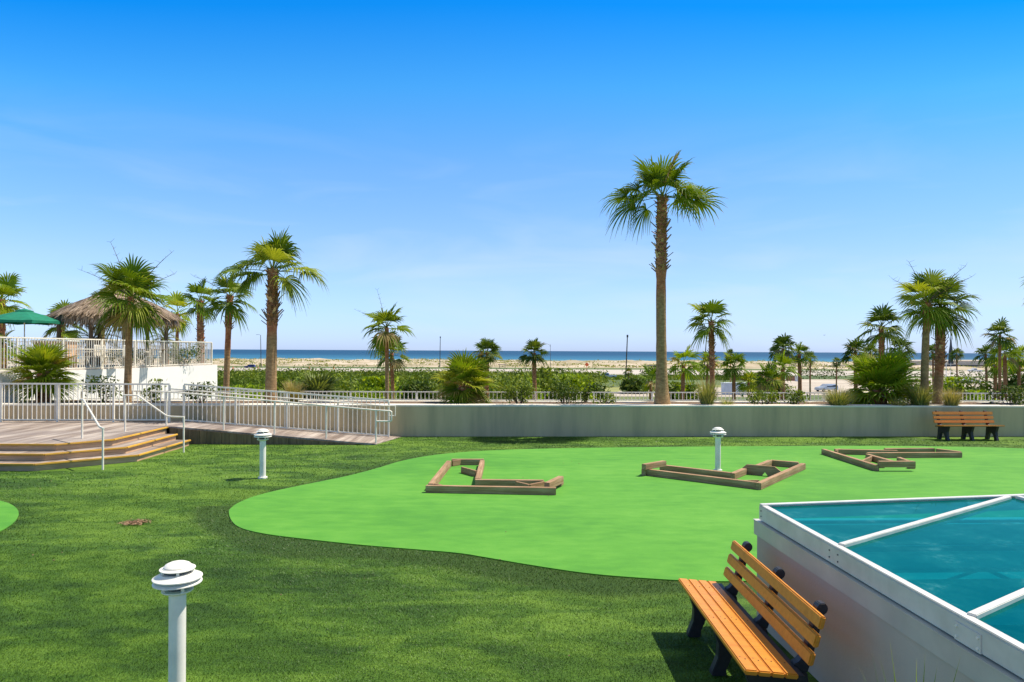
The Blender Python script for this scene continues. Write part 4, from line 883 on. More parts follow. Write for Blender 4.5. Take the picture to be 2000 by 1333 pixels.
# marsh grass and scrub in the field
def field_stuff():
    rg = np.random.default_rng(9); out = []; tints = []
    for (n, y0, y1, x0, x1, h, wd) in ((60000, 105, 248, 400, 1160, 1.1, 0.28), (12000, 105, 240, 1160, 1500, 0.7, 0.25)):
        Y = y0 + (y1 - y0) * rg.random(n) ** 1.2; px = rg.uniform(x0, x1, n)
        X = (px - CX) / F * Y
        if x0 > 1000:
            k = Y > 205; X = X[k]; Y = Y[k]; n = len(X)
        a = rg.uniform(0, np.pi, n); L = h * rg.uniform(0.5, 1.3, n); ln = rg.normal(0, 0.35, (n, 2))
        T = np.zeros((n, 3, 3)); T[:, 0] = np.stack([X - wd * np.cos(a), Y - wd * np.sin(a), X * 0 + GZ], 1); T[:, 1] = np.stack([X + wd * np.cos(a), Y + wd * np.sin(a), X * 0 + GZ], 1)
        T[:, 2] = np.stack([X + ln[:, 0], Y + ln[:, 1], GZ + L], 1); out.append(T)
        tv = np.clip(0.45 + 0.3 * np.sin(X * 0.07 + 2 * np.sin(Y * 0.05)) + rg.normal(0, 0.15, n), 0, 0.95)
        tints.append(np.stack([np.repeat(tv[:, None], 3, 1), np.tile(np.array([0, 0, 0.8]), (n, 1))], -1))
    o = tris_obj('marsh_grass', np.concatenate(out), 'marsh', np.concatenate(tints)); tag(o, 'dense green marsh grass covering the field before the road', 'grass', kind='stuff')
    n = 16000; cl = 420; cx = rg.uniform(430, 1180, cl); cY = rg.uniform(120, 246, cl); cY[:260] = rg.uniform(170, 246, 260); cX = (cx - CX) / F * cY; cr = rg.uniform(0.9, 2.3, cl)
    i = rg.integers(0, cl, n); q = rg.normal(size=(n, 3)) * 0.45
    cen = np.stack([cX[i] + q[:, 0] * cr[i] * 1.7, cY[i] + q[:, 1] * cr[i], GZ + 0.5 + np.abs(q[:, 2]) * cr[i] * 1.1], 1)
    V = leaf_quads(cen, None, 0.42, rg); tv = np.repeat((rg.uniform(0, 0.9, cl)[i])[:, None], 4, 1)
    o = tris_obj('scrub', V, 'shrub', np.stack([tv, tv * 0 + 0.2], -1), None, 4); tag(o, 'scattered low scrub through the marsh grass field', 'scrub', kind='stuff')
    n = 9000; cl = 260; cx = rg.uniform(420, 2050, cl); cY = 350 + 240 * rg.random(cl) ** 1.3; cX = (cx - CX) / F * cY; i = rg.integers(0, cl, n)
    X = cX[i] + rg.normal(0, 4.5, n); Y = cY[i] + rg.normal(0, 3, n)
    cen = np.stack([X, Y, dz(X, Y) + rg.uniform(0, 0.8, n)], 1); V = leaf_quads(cen, None, 0.6, rg); tv = np.repeat(rg.uniform(0.3, 0.98, n)[:, None], 4, 1)
    o = tris_obj('dune_grass', V, 'grass_clump', np.stack([tv, tv * 0 + 0.3], -1), None, 4); tag(o, 'tufts of beach grass spread over the pale dunes', 'dune grass', kind='stuff')
field_stuff()

# ------------------------------------------------------------------ hut and parasol
def hut():
    c = atY(229, 600, 29.5); cx, cy = c.x, 29.5
    t = thing('thatched_hut', (cx, cy, UT), 'round thatched palm-leaf hut roof on timber posts on the terrace', 'hut')
    z0 = atY(229, 624, 29.5).z - UT; z1 = atY(229, 545, 29.5).z - UT; Rr = 112 * 29.5 / F
    for k, (dx, dy) in enumerate(((-1.9, -0.9), (-0.38, -1.2), (0.75, -0.8), (1.8, 0.6), (-1.6, 1.4), (0.4, 1.7))):
        MB().tube([(dx, dy, 0), (dx, dy, z0 + 0.3)], [0.085, 0.075], 10).build('post', 'post_wood', t, smooth=True)
    MB().tube([(-2, -1, z0 + 0.08), (2, -1, z0 + 0.08)], 0.06, 8).build('beam', 'post_wood', t, smooth=True)
    MB().tube([(-2, 1.3, z0 + 0.08), (2, 1.3, z0 + 0.08)], 0.06, 8).build('beam', 'post_wood', t, smooth=True)
    br = MB()
    for dx in (-0.38, 0.75): br.tube([(dx, -1.1, z0 - 0.5), (dx + 0.45, -1.0, z0 + 0.05)], 0.035, 6)
    br.build('brace', 'post_wood', t)
    rnd = random.Random(7); mb = MB(); prof = []
    zz_ = lambda y: atY(229, y, 29.5).z - UT
    prof = [(Rr * 0.95, zz_(626)), (Rr * 0.92, zz_(614)), (Rr * 0.68, zz_(598)), (Rr * 0.38, zz_(582)), (Rr * 0.18, zz_(568)), (0.12, zz_(553))]
    n = 28; rings = [[mb.av((r * math.cos(2 * math.pi * k / n), r * math.sin(2 * math.pi * k / n), z), (0.3, 0.5)) for k in range(n)] for r, z in prof]
    for i in range(len(rings) - 1):
        for k in range(n): mb.f.append((rings[i][k], rings[i][(k + 1) % n], rings[i + 1][(k + 1) % n], rings[i + 1][k]))
    def at_(f):
        x = f * (len(prof) - 1); i = min(int(x), len(prof) - 2); u = x - i
        return prof[i][0] * (1 - u) + prof[i + 1][0] * u, prof[i][1] * (1 - u) + prof[i + 1][1] * u
    for layer in range(16):
        f = layer / 16; r, z = at_(f); cnt = int(70 + 330 * r / Rr)
        for k in range(cnt):
            a = rnd.uniform(0, 6.283); rr_, zz = at_(min(0.99, f + rnd.uniform(0, 0.08))); L = rnd.uniform(0.25, 0.5); o_ = Vector((math.cos(a), math.sin(a), 0)); sd = Vector((-math.sin(a), math.cos(a), 0))
            sl_ = (Vector((0, 0, -1)) * 0.55 + o_ * 0.75).normalized() if f > 0.12 else (Vector((0, 0, -1)) + o_ * 0.25).normalized()
            p = o_ * (rr_ + 0.01) + Vector((0, 0, zz + 0.03)); e = p + sl_ * L + o_ * rnd.uniform(0, 0.08) + sd * rnd.uniform(-0.1, 0.1); w_ = rnd.uniform(0.02, 0.05); tv = rnd.random() * 0.92
            mb.f.append((mb.av(p - sd * w_, (tv, 0)), mb.av(p + sd * w_, (tv, 0)), mb.av(e + sd * w_ * 0.3, (tv, 0.9)), mb.av(e - sd * w_ * 0.3, (tv, 0.9))))
    mb.build('thatch_roof', 'thatch', t, tint=True)
hut()
def parasol():
    c = atY(48, 603, 27); t = thing('parasol', (c.x, 27, UT), 'open dark green market parasol with white pole on the terrace', 'parasol')
    H = c.z - UT; zb = atY(48, 627, 27).z - UT; Rr = 68 * 27 / F
    MB().tube([(0, 0, 0), (0, 0, H - 0.02)], 0.022, 8).build('pole', 'white_metal', t, smooth=True)
    mb = MB(); n = 8; top = mb.av((0, 0, H)); m = 32; rings = []
    for (r, z) in ((0.18, H - 0.05), (0.30, H - 0.09), (0.30, H - 0.13), (Rr * 0.55, H - 0.30 * 0.9), (Rr * 0.8, zb + 0.1), (Rr, zb), (Rr * 1.0, zb - 0.13)):
        ring = []
        for k in range(m):
            a = 2 * math.pi * k / m; ph = (k % 4) / 4.0; sc = 1 - 0.075 * math.sin(math.pi * ph) * (r / Rr)
            zz = z + (0.035 * abs(math.sin(math.pi * k / 4 * 1.0)) if z < zb - 0.1 else -0.02 * math.sin(math.pi * ph) * (r / Rr))
            ring.append(mb.av((r * sc * math.cos(a), r * sc * math.sin(a), zz)))
        rings.append(ring)
    for k in range(m): mb.f.append((top, rings[0][k], rings[0][(k + 1) % m]))
    for i in range(len(rings) - 1):
        for k in range(m): mb.f.append((rings[i][k], rings[i][(k + 1) % m], rings[i + 1][(k + 1) % m], rings[i + 1][k]))
    mb.build('canopy', 'canvas_green', t)
    for k in range(8):
        a = 2 * math.pi * k / 8
        MB().tube([(0.02 * math.cos(a), 0.02 * math.sin(a), H - 0.12), (Rr * 0.98 * math.cos(a), Rr * 0.98 * math.sin(a), zb - 0.02)], 0.008, 4).build('rib', 'white_metal', t)
    MB().lathe([(0.28, 0), (0.28, 0.06), (0.05, 0.09), (0.035, 0.3)], 20).build('base', 'dark_metal', t, smooth=True)
    MB().lathe([(0.02, 0), (0.028, 0.02), (0.01, 0.06)], 8, (0, 0, H)).build('finial', 'white_metal', t)
parasol()
def patio_table(px, py, Y, label, col='white_metal', grp='tables on the terrace', r=0.42):
    c = atY(px, py, Y); t = thing('patio_table', (c.x, Y, UT), label, 'table', grp)
    MB().lathe([(r, 0.70), (r + 0.01, 0.715), (r, 0.73), (0.01, 0.735)], 20).build('tabletop', col, t)
    for k in range(4):
        a = k * math.pi / 2 + 0.4; MB().tube([(r * 0.8 * math.cos(a), r * 0.8 * math.sin(a), 0), (r * 0.5 * math.cos(a), r * 0.5 * math.sin(a), 0.35), (r * 0.75 * math.cos(a), r * 0.75 * math.sin(a), 0.70)], 0.014, 6).build('leg', col, t)
def patio_chair(px, Y, rz, label, col='white_metal', grp='chairs on the terrace'):
    c = atY(px, 690, Y); t = thing('patio_chair', (c.x, Y, UT), label, 'chair', grp, rz)
    s_ = MB(); [s_.box((0, -0.2 + 0.1 * k, 0.43), (0.46, 0.085, 0.015)) for k in range(5)]; s_.build('seat', col, t)
    b = MB(); [b.box((-0.18 + 0.09 * k, 0.24 + 0.0, 0.66), (0.05, 0.012, 0.38)) for k in range(5)]; b.box((0, 0.24, 0.86), (0.46, 0.02, 0.05)); b.build('backrest', col, t)
    for sx in (-1, 1):
        for sy in (-1, 1): MB().bar((sx * 0.21, sy * 0.21, 0), (sx * 0.21, sy * 0.22, 0.42 if sy < 0 else 0.84), 0.025, 0.025, up=Vector((1, 0, 0))).build('leg', col, t)
        MB().bar((sx * 0.23, -0.2, 0.62), (sx * 0.23, 0.22, 0.62), 0.03, 0.03).build('armrest', col, t)
patio_table(158, 700, 25.5, 'small round white table left of the feather palm trunk')
patio_table(215, 702, 25.2, 'small round white table behind the terrace railing near the stalky palm')
patio_chair(149, 26.6, 0.6, 'white slatted chair left of the round table by the feather palm')
patio_chair(170, 26.3, -1.0, 'white slatted chair right of the round table by the feather palm')
patio_chair(204, 25.9, 1.2, 'white slatted chair turned towards the stalky palm table')
patio_chair(228, 26.0, -1.2, 'white slatted chair nearest the stalky palm trunk')
patio_chair(300, 28, 0.2, 'white slatted chair in front of the small feather palm')
patio_table(298, 690, 29, 'wooden round table in front of the small feather palm', 'post_wood', r=0.5)
# terrace snack counter seen through the railing at far left
c = atY(108, 690, 26.5); t = thing('bar_counter', (c.x, 26.5, UT), 'low beige service counter with white top behind the railing at left', 'counter')
MB().box((0, 0, 0.5), (1.3, 0.55, 1.0)).build('body', 'riser_wood', t); MB().box((0, 0, 1.03), (1.45, 0.7, 0.05)).build('countertop', 'lamp_white', t, bevel=0.01)
c = atY(136, 690, 27.5); MBt = MB().tube([(0, 0, 0), (0, 0, 1.05)], [0.11, 0.07], 10); o = MBt.build('surfboard_post', 'lot', None, loc=(c.x, 27.5, UT)); tag(o, 'short tan tapered post behind the railing below the hut', 'post')
shrub((atY(40, 700, 25).x, 25, UT), 0.8, 0.8, 'orange-tinged shrub behind the railing at far left', 301, mat='shrub_light', n=900, leaf=0.05)
shrub((atY(355, 700, 31).x, 31, UT), 0.7, 1.0, 'dark potted-height shrub near the terrace corner', 302, mat='shrub_dark', n=900, leaf=0.06)
shrub((atY(245, 700, 31).x, 31, UT), 1.0, 0.85, 'green shrub behind the railing right of the hut post', 303, mat='shrub', n=900, leaf=0.06)

# ------------------------------------------------------------------ bollard lamps
def bollard(loc, h, label, rz=0.3):
    t = thing('bollard_light', loc, label, 'bollard light', 'white bollard lights in the lawn', rz)
    k = h / 0.95; z = lambda v: v * k
    MB().lathe([(0.088, 0.0), (0.088, 0.028), (0.062, 0.032)], 28).build('base_flange', 'lamp_white', t, smooth=True)
    MB().lathe([(0.058, 0.03), (0.058, z(0.735))], 32).build('post', 'lamp_white', t, smooth=True)
    MB().lathe([(0.062, z(0.722)), (0.10, z(0.738)), (0.108, z(0.745)), (0.108, z(0.752)), (0.06, z(0.756))], 32).build('lower_ring', 'lamp_white', t, smooth=True)
    MB().lathe([(0.066, z(0.757)), (0.066, z(0.80))], 28).build('lens', 'lamp_dark', t, smooth=True)
    for i in range(4):
        a = i * math.pi / 2 + 0.5; MB().box((0.096 * math.cos(a), 0.096 * math.sin(a), z(0.779)), (0.012, 0.02, z(0.052)), Matrix.Rotation(a, 3, 'Z')).build('strut', 'lamp_white', t)
    MB().lathe([(0.07, z(0.803)), (0.150, z(0.797)), (0.166, z(0.800)), (0.166, z(0.806)), (0.148, z(0.818)), (0.07, z(0.822))], 40).build('lower_shade', 'lamp_white', t, smooth=True)
    MB().lathe([(0.08, z(0.823)), (0.08, z(0.833))], 24).build('spacer', 'lamp_dark', t)
    MB().lathe([(0.08, z(0.834)), (0.155, z(0.830)), (0.168, z(0.835)), (0.168, z(0.842)), (0.150, z(0.851)), (0.120, z(0.868)), (0.117, z(0.874)), (0.06, z(0.876))], 40).build('upper_shade', 'lamp_white', t, smooth=True)
    MB().lathe([(0.088, z(0.877)), (0.088, z(0.898))], 28).build('vent', 'lamp_dark', t)
    for i in range(5):
        a = i * 2 * math.pi / 5 + 1.1; MB().box((0.103 * math.cos(a), 0.103 * math.sin(a), z(0.8875)), (0.014, 0.020, z(0.0225)), Matrix.Rotation(a, 3, 'Z')).build('vent_lug', 'lamp_white', t)
    MB().lathe([(0.100, z(0.899)), (0.121, z(0.900)), (0.121, z(0.905)), (0.102, z(0.910)), (0.100, z(0.914))], 36).build('cap_ring', 'lamp_white', t, smooth=True)
    MB().lathe([(0.090, z(0.9145)), (0.092, z(0.922)), (0.082, z(0.934)), (0.058, z(0.945)), (0.028, z(0.951)), (0.004, z(0.952))], 32).build('cap', 'lamp_white', t, smooth=True)
    return t
nb = atY(347, 1098, 5.02); bollard((nb.x, 5.02, 0), 0.955, 'nearest white bollard light, cut by the bottom edge of the picture')
mbp = atZ(513, 934.5, 0); bollard(mbp, 0.96, 'white bollard light on the lawn in front of the ramp')
fb = atZ(1402, 920, 0.0); bollard(fb, 0.915, 'farthest white bollard light, standing behind the middle timber obstacle')

# ------------------------------------------------------------------ benches
def profile_plate(mb, poly, x0, x1):
    """poly in (y, z), extruded in x"""
    a = [mb.av((x0, y, z)) for y, z in poly]; b = [mb.av((x1, y, z)) for y, z in poly]; n = len(poly)
    mb.f.append(tuple(a)); mb.f.append(tuple(reversed(b)))
    for i in range(n): mb.f.append((a[i], b[i], b[(i + 1) % n], a[(i + 1) % n]))
def bench(loc, rz, label):
    """local: x along the bench, -y the front"""
    t = thing('park_bench', loc, label, 'bench', 'slatted benches with black supports', rz); L = 1.80
    for x in (-0.72, 0.0, 0.72):
        mb = MB(); w_ = 0.04
        leg = [(-0.245, 0.40), (-0.215, 0.33), (-0.185, 0.24), (-0.19, 0.14), (-0.235, 0.03), (-0.24, 0.0), (-0.13, 0.0), (-0.125, 0.05), (-0.08, 0.16), (-0.02, 0.215), (0.04, 0.215), (0.09, 0.16), (0.12, 0.05), (0.125, 0.0), (0.235, 0.0), (0.235, 0.03), (0.205, 0.14), (0.20, 0.24), (0.185, 0.36), (0.09, 0.375)]
        profile_plate(mb, leg, x - w_, x + w_)
        mb.build('leg_frame', 'black_plastic', t, bevel=0.006)
        mb = MB()
        up_ = [(0.10, 0.378), (0.186, 0.362), (0.215, 0.45), (0.262, 0.62), (0.29, 0.74), (0.318, 0.765), (0.322, 0.795), (0.302, 0.822), (0.268, 0.820), (0.250, 0.795), (0.244, 0.755), (0.205, 0.60), (0.165, 0.475), (0.125, 0.43), (0.10, 0.42)]
        profile_plate(mb, up_, x - w_ * 0.9, x + w_ * 0.9); mb.build('back_support', 'black_plastic', t, bevel=0.005)
    rs_ = Matrix.Rotation(R(-5), 3, 'X'); sc = MB()
    for k in range(4):
        yy = -0.235 + 0.087 * k; zz = 0.425 - 0.0075 * k
        MB().box((0, yy, zz), (L, 0.0845, 0.036), rs_).build('seat_slat', 'bench_wood', t, bevel=0.008)
        for x in (-0.72, 0.0, 0.72):
            for e in (-0.016, 0.016): sc.lathe([(0.005, 0), (0.005, 0.0014)], 8, (x + e + 0.004 * (k % 2), yy + e * 0.8, zz + 0.0183))
    sc.build('screws', 'black_plastic', t)
    MB().box((0, 0.092, 0.385), (L * 0.985, 0.045, 0.035)).build('seat_rail', 'black_plastic', t, bevel=0.003)
    rb = Matrix.Rotation(R(-15), 3, 'X')
    for k, (yy, zz) in enumerate(((0.155, 0.510), (0.187, 0.628), (0.219, 0.746))):
        MB().box((0, yy, zz), (L, 0.036, 0.086), rb).build('back_slat', 'bench_wood', t, bevel=0.009)
        if k < 2:
            for x in (-0.72, 0.0, 0.72): pass
    return t
# near bench: front faces -X
f0 = atZ(1325, 1134, 0.44); f1 = atZ(1455, 1312, 0.44); mid = (f0 + f1) / 2
bench((mid.x + 0.275, mid.y, 0.012), R(-90), 'near wooden bench beside the skylight wall, seen from above')
bench((13.15, 19.93, 0.0), math.atan(WS), 'far wooden bench against the beige planter wall')

# ------------------------------------------------------------------ timber obstacles
TW = 0.10; TH = 0.125
def timber(t, a, b, z0=0.012, h=TH, w_=TW, ext=0.0, name='timber'):
    """a, b picture points of the top centre line"""
    A = atZ(a[0], a[1], z0 + h); B = atZ(b[0], b[1], z0 + h); A.z = B.z = 0
    d = (B - A); L = d.length + 2 * ext; mid = (A + B) / 2; ang = math.atan2(d.y, d.x)
    o = MB().box((0, 0, 0), (L, w_, h)).build(name, 'timber', t, bevel=0.006)
    o.location = Vector((mid.x, mid.y, z0 + h / 2)) - t.location; o.rotation_euler = (0, 0, ang); return o
oA = thing('timber_obstacle', atZ(960, 930, 0), 'left timber golf obstacle with zigzag channel and raised end beam', 'golf obstacle', 'timber obstacles on the putting green')
timber(oA, (832, 948), (1086, 952.5)); timber(oA, (841, 945), (877, 900)); timber(oA, (882, 897), (945, 897))
timber(oA, (883, 900.5), (909, 896.5), 0.0125, 0.118, 0.05); timber(oA, (942, 899), (933, 935)); timber(oA, (902, 912), (930, 919.5), 0.0125, 0.12, 0.05)
timber(oA, (928, 936.5), (1062, 938), 0.0122); timber(oA, (1008, 940.5), (1034, 946.5), 0.0123, 0.12, 0.05); timber(oA, (1034, 946.5), (1063, 940.5), 0.0121, 0.12, 0.05)
timber(oA, (1068, 943), (1096, 930), 0.075, 0.125); timber(oA, (1092, 944), (1096, 940), 0.012, 0.06, 0.09, 0.02, 'block')
timber(oA, (1066, 954), (1072, 950.5), 0.012, 0.061, 0.08, 0.0, 'block')
timber(oA, (845, 944), (862, 947), 0.0125, 0.118, 0.05)
oB = thing('timber_obstacle', atZ(1420, 925, 0), 'middle timber golf obstacle with a notched board across it', 'golf obstacle', 'timber obstacles on the putting green')
timber(oB, (1257, 915.5), (1478, 942)); timber(oB, (1481, 943.5), (1569, 905)); timber(oB, (1505, 898.5), (1560, 903))
timber(oB, (1478, 909), (1504, 899)); timber(oB, (1430, 924.5), (1454, 915)); timber(oB, (1290, 907.5), (1429, 923.5))
timber(oB, (1257, 907), (1298, 900), 0.112 + 0.03, 0.11); timber(oB, (1256, 918), (1262, 915), 0.137, 0.004, 0.02)
timber(oB, (1448, 938.5), (1482, 938), 0.0125, 0.115, 0.05); timber(oB, (1257, 917), (1262, 914), 0.0125, 0.128, 0.09, 0.0, 'block')
# notched board
A = atZ(1455, 909, 0.19); B = atZ(1526, 917, 0.17); A.z = B.z = 0; d = B - A; L = d.length; ang = math.atan2(d.y, d.x)
mb = MB(); pr = [(0, 0), (L * 0.48, 0), (L * 0.56, 0.075), (L * 0.64, 0), (L, 0), (L, 0.11), (L * 0.82, 0.20), (0.04, 0.20), (-0.05, 0.12)]
a_ = [mb.av((x, -0.02, z)) for x, z in pr]; b_ = [mb.av((x, 0.02, z)) for x, z in pr]
mb.f.append(tuple(a_)); mb.f.append(tuple(reversed(b_))); n = len(pr)
for i in range(n): mb.f.append((a_[i], b_[i], b_[(i + 1) % n], a_[(i + 1) % n]))
o = mb.build('notched_board', 'timber', oB); o.location = Vector((A.x, A.y, 0.013)) - oB.location; o.rotation_euler = (0, 0, ang)
oC = thing('timber_obstacle', atZ(1740, 890, 0), 'right timber golf obstacle with a bridge-like raised front beam', 'golf obstacle', 'timber obstacles on the putting green')
timber(oC, (1608, 877), (1713, 909)); timber(oC, (1630, 877.3), (1753, 880)); timber(oC, (1728, 876.2), (1824, 875.6), 0.0124)
timber(oC, (1829, 876.5), (1876, 882)); timber(oC, (1693, 884.5), (1877, 883.6), 0.0122); timber(oC, (1694, 887), (1742, 900))
timber(oC, (1683, 900), (1703, 891), 0.0125, 0.115, 0.05); timber(oC, (1716, 901), (1786, 901), 0.095, 0.125, 0.10)
timber(oC, (1718, 906.5), (1724, 906.5), 0.012, 0.082, 0.10, 0.02, 'block'); timber(oC, (1775, 908), (1784, 908), 0.012, 0.082, 0.10, 0.02, 'block')
timber(oC, (1775, 900), (1755, 893), 0.0126, 0.09, 0.09); timber(oC, (1632, 880), (1640, 876.5), 0.0126, 0.118, 0.05)

# ------------------------------------------------------------------ skylight
O = Vector((2.29, 6.40, 0)); ea = Vector((0.045, -1, 0)).normalized(); eb = Vector((1, 0.045, 0)).normalized()
sk = thing('skylight', (O.x, O.y, 0), 'low walled skylight with teal glass in white aluminium frames', 'skylight')
EL = 5.6; SW = 5.2
def K(a, b, z): return ea * a + eb * b + Vector((0, 0, z))
def kbar(name, a0, b0, z0, a1, b1, z1, w_, h_, mat='alu', bevel=0.004):
    return MB().bar(K(a0, b0, z0), K(a1, b1, z1), w_, h_).build(name, mat, sk, bevel=bevel)
def qprism(name, pts, z0, z1, mat):
    return MB().prism([(K(a, b, 0).x, K(a, b, 0).y) for a, b in pts], z0, z1).build(name, mat, sk)
# curb walls
kbar('curb_wall', -0.03, 0.06, 0.41, EL, 0.06, 0.41, 0.12, 0.84, 'curb_wall', 0); kbar('curb_wall', 0.03, 0.124, 0.41, 0.03, SW, 0.41, 0.12, 0.84, 'curb_wall', 0)
kbar('flashing', -0.06, 0.03, 0.868, EL, 0.03, 0.868, 0.10, 0.13, 'flashing', 0.003); kbar('flashing', -0.006, 0.084, 0.868, -0.006, SW, 0.868, 0.10, 0.13, 'flashing', 0.003)
kbar('flashing_cap', -0.064, 0.03, 0.937, EL, 0.03, 0.937, 0.112, 0.008, 'flashing', 0)
kbar('flashing_cap', -0.006, 0.09, 0.937, -0.006, SW, 0.937, 0.112, 0.008, 'flashing', 0)
# frame
sl = 0.031
def gz(b): return 1.075 + sl * b
kbar('frame', 0.0, 0.03, 1.015, EL, 0.03, 1.015, 0.05, 0.128); kbar('frame_cap', -0.004, 0.036, 1.085, EL, 0.036, 1.085, 0.058, 0.012)
kbar('frame', 0.03, 0.057, 1.02, 0.03, SW, 1.02 + sl * SW, 0.05, 0.118); kbar('frame_cap', 0.03, 0.008, 1.092, 0.03, SW, 1.092 + sl * SW, 0.06, 0.014)
kbar('gasket', 0.03, 0.068, 0.945, EL, 0.068, 0.945, 0.02, 0.01, 'black_plastic', 0)
def loc_ab(px, py, z):
    p = atZ(px, py, z) - O; p.z = 0; return p.dot(ea), p.dot(eb)
j1 = loc_ab(1629, 1066, 1.09); j2 = loc_ab(1889, 1204, 1.09); ap = (0.03, 2.36)
e1 = ap; dv = Vector((ap[0] - j1[0], ap[1] - j1[1])); k2 = 2.0
ap2 = (j2[0] - 1.30, j2[1] + 2.36)
def mull(name, p, q):
    MB().bar(K(p[0], p[1], gz(p[1]) + 0.012), K(q[0], q[1], gz(q[1]) + 0.010), 0.050, 0.030).build(name, 'alu', sk, bevel=0.004)
    MB().bar(K(p[0], p[1], gz(p[1]) - 0.03), K(q[0], q[1], gz(q[1]) - 0.03), 0.035, 0.04).build(name, 'alu', sk)
J1 = (j1[0], 0.06); J2 = (j2[0], 0.06)
mull('glazing_bar', J1, (0.07, 2.34)); mull('glazing_bar', J2, ap2); mull('glazing_bar', (j2[0] + 1.4, 0.06), (j2[0] + 0.1, 2.36)); mull('glazing_bar', (0.08, 2.42), ap2); mull('glazing_bar', ap2, (j2[0] + 0.1, 2.36))
def pane(pts, tilt=0.0):
    top_ = [K(a, b, gz(b) + 0.001) for a, b in pts]; bot = [p - Vector((0, 0, 0.012)) for p in top_]
    mb = MB(); A_ = [mb.av(p) for p in top_]; n = len(pts)
    mb.f.append(tuple(A_)); o = mb.build('glass_pane', 'glass', sk)
    if o.data.polygons[0].normal.z < 0: o.data.flip_normals()
    return o
pane([(0.055, 0.058), (J1[0], 0.058), (0.06, 2.34)]); pane([J1, J2, ap2, (0.06, 2.36)]); pane([J2, (j2[0] + 1.4, 0.058), (j2[0] + 0.1, 2.36), ap2])
pane([(j2[0] + 1.4, 0.058), (EL, 0.058), (EL, SW), (j2[0] + 0.1, 2.36)]); pane([(0.055, 2.36), ap2, (j2[0] + 0.1, 2.36), (EL, SW), (0.055, SW)])
# screw heads and splice plate on the frame
mb = MB()
def screw(a, z): mb.tube([K(a, 0.006, z), K(a, -0.0005, z)], 0.006, 8)
for a in (j1[0] - 0.06, j1[0] + 0.06, 0.05):
    for z in (0.99, 1.04): screw(a, z)
mb.build('screws', 'dark_metal', sk)
MB().box(K(j2[0] + 0.05, 0.001, 1.0), (0.20, 0.008, 0.10), Matrix((ea, eb, Vector((0, 0, 1)))).transposed()).build('splice_plate', 'alu', sk, bevel=0.002)
mb = MB()
for da_ in (-0.03, 0.13):
    for z in (0.972, 1.028): mb.tube([K(j2[0] + da_, -0.003, z), K(j2[0] + da_, -0.009, z)], 0.008, 10)
mb.build('plate_screws', 'lamp_white', sk, smooth=True)
# light well below the glass
qprism('well_wall', [(0.10, 0.13), (0.14, 0.13), (0.14, SW), (0.10, SW)], -2.0, 0.93, 'inner_white')
qprism('well_wall', [(0.15, 0.13), (EL, 0.13), (EL, 0.17), (0.15, 0.17)], -2.0, 0.93, 'inner_white')
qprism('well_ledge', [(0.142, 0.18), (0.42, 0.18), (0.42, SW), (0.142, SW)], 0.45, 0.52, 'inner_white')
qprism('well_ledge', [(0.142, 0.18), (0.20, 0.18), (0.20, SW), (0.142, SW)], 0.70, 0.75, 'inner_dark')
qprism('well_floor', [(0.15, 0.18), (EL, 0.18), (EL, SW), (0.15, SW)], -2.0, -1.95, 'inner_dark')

# ------------------------------------------------------------------ vehicles, poles and distant things
def vehicle(px, py, kind, L, paint, label, rz=0.0, z=GZ + 0.05):
    b = atZ(px, py, z); t = thing({'pickup': 'pickup_truck', 'suv': 'parked_car', 'sedan': 'parked_car'}[kind], b, label, 'pickup' if kind == 'pickup' else 'car', 'vehicles in the distance', rz)
    W = 1.85
    if kind == 'pickup': prof = [(-.5, .35), (-.5, .95), (-.12, .97), (-.10, 1.0), (-.07, 1.68), (.12, 1.72), (.23, 1.12), (.46, 1.02), (.5, .9), (.5, .35)]; win = [(-.065, 1.08), (-.045, 1.58), (.11, 1.62), (.19, 1.10)]; H = 1.0
    elif kind == 'suv': prof = [(-.5, .35), (-.49, 1.0), (-.45, 1.58), (.08, 1.62), (.22, 1.05), (.46, .95), (.5, .8), (.5, .35)]; win = [(-.45, 1.02), (-.42, 1.48), (.06, 1.52), (.17, 1.05)]
    else: prof = [(-.5, .3), (-.5, .9), (-.36, .98), (-.24, 1.38), (.08, 1.42), (.24, .98), (.46, .82), (.5, .65), (.5, .3)]; win = [(-.31, 1.0), (-.22, 1.32), (.07, 1.35), (.19, 1.0)]
    mb = MB(); n = len(prof); ins = lambda z_: W / 2 - (0.16 if z_ > 1.2 else 0)
    a = [mb.av((x * L, -ins(z_), z_)) for x, z_ in prof]; c = [mb.av((x * L, ins(z_), z_)) for x, z_ in prof]
    mb.f += [tuple(a), tuple(reversed(c))] + [(a[i], c[i], c[(i + 1) % n], a[(i + 1) % n]) for i in range(n)]
    body = mb.build('body', paint, t, bevel=0.05)
    for s_ in (-1, 1):
        mb = MB(); yv = lambda z_: s_ * (W / 2 + 0.012 - (0.16 if z_ > 1.2 else 0)); v = [mb.av((x * L, yv(z_), z_)) for x, z_ in win] + [mb.av((x * L, yv(z_) - s_ * 0.02, z_)) for x, z_ in win]
        mb.f += [(0, 1, 2, 3), (7, 6, 5, 4), (0, 4, 5, 1), (1, 5, 6, 2), (2, 6, 7, 3), (3, 7, 4, 0)]; mb.build('side_window', 'car_glass', t)
        for x in (-.32, .32):
            wl = MB().tube([(x * L, s_ * (W / 2 - 0.2), 0.35), (x * L, s_ * (W / 2 + 0.02), 0.35)], 0.35, 16).build('wheel', 'tyre', t)
            MB().tube([(x * L, s_ * (W / 2 + 0.005), 0.35), (x * L, s_ * (W / 2 + 0.03), 0.35)], 0.2, 12).build('rim', 'rim', wl)
        MB().box((-.498 * L, s_ * 0.75, 0.85), (0.06, 0.2, 0.2)).build('tail_light', 'red_lens', t)
        MB().box((.495 * L, s_ * 0.7, 0.78), (0.06, 0.3, 0.14)).build('headlight', 'lamp_white', t)
    return t
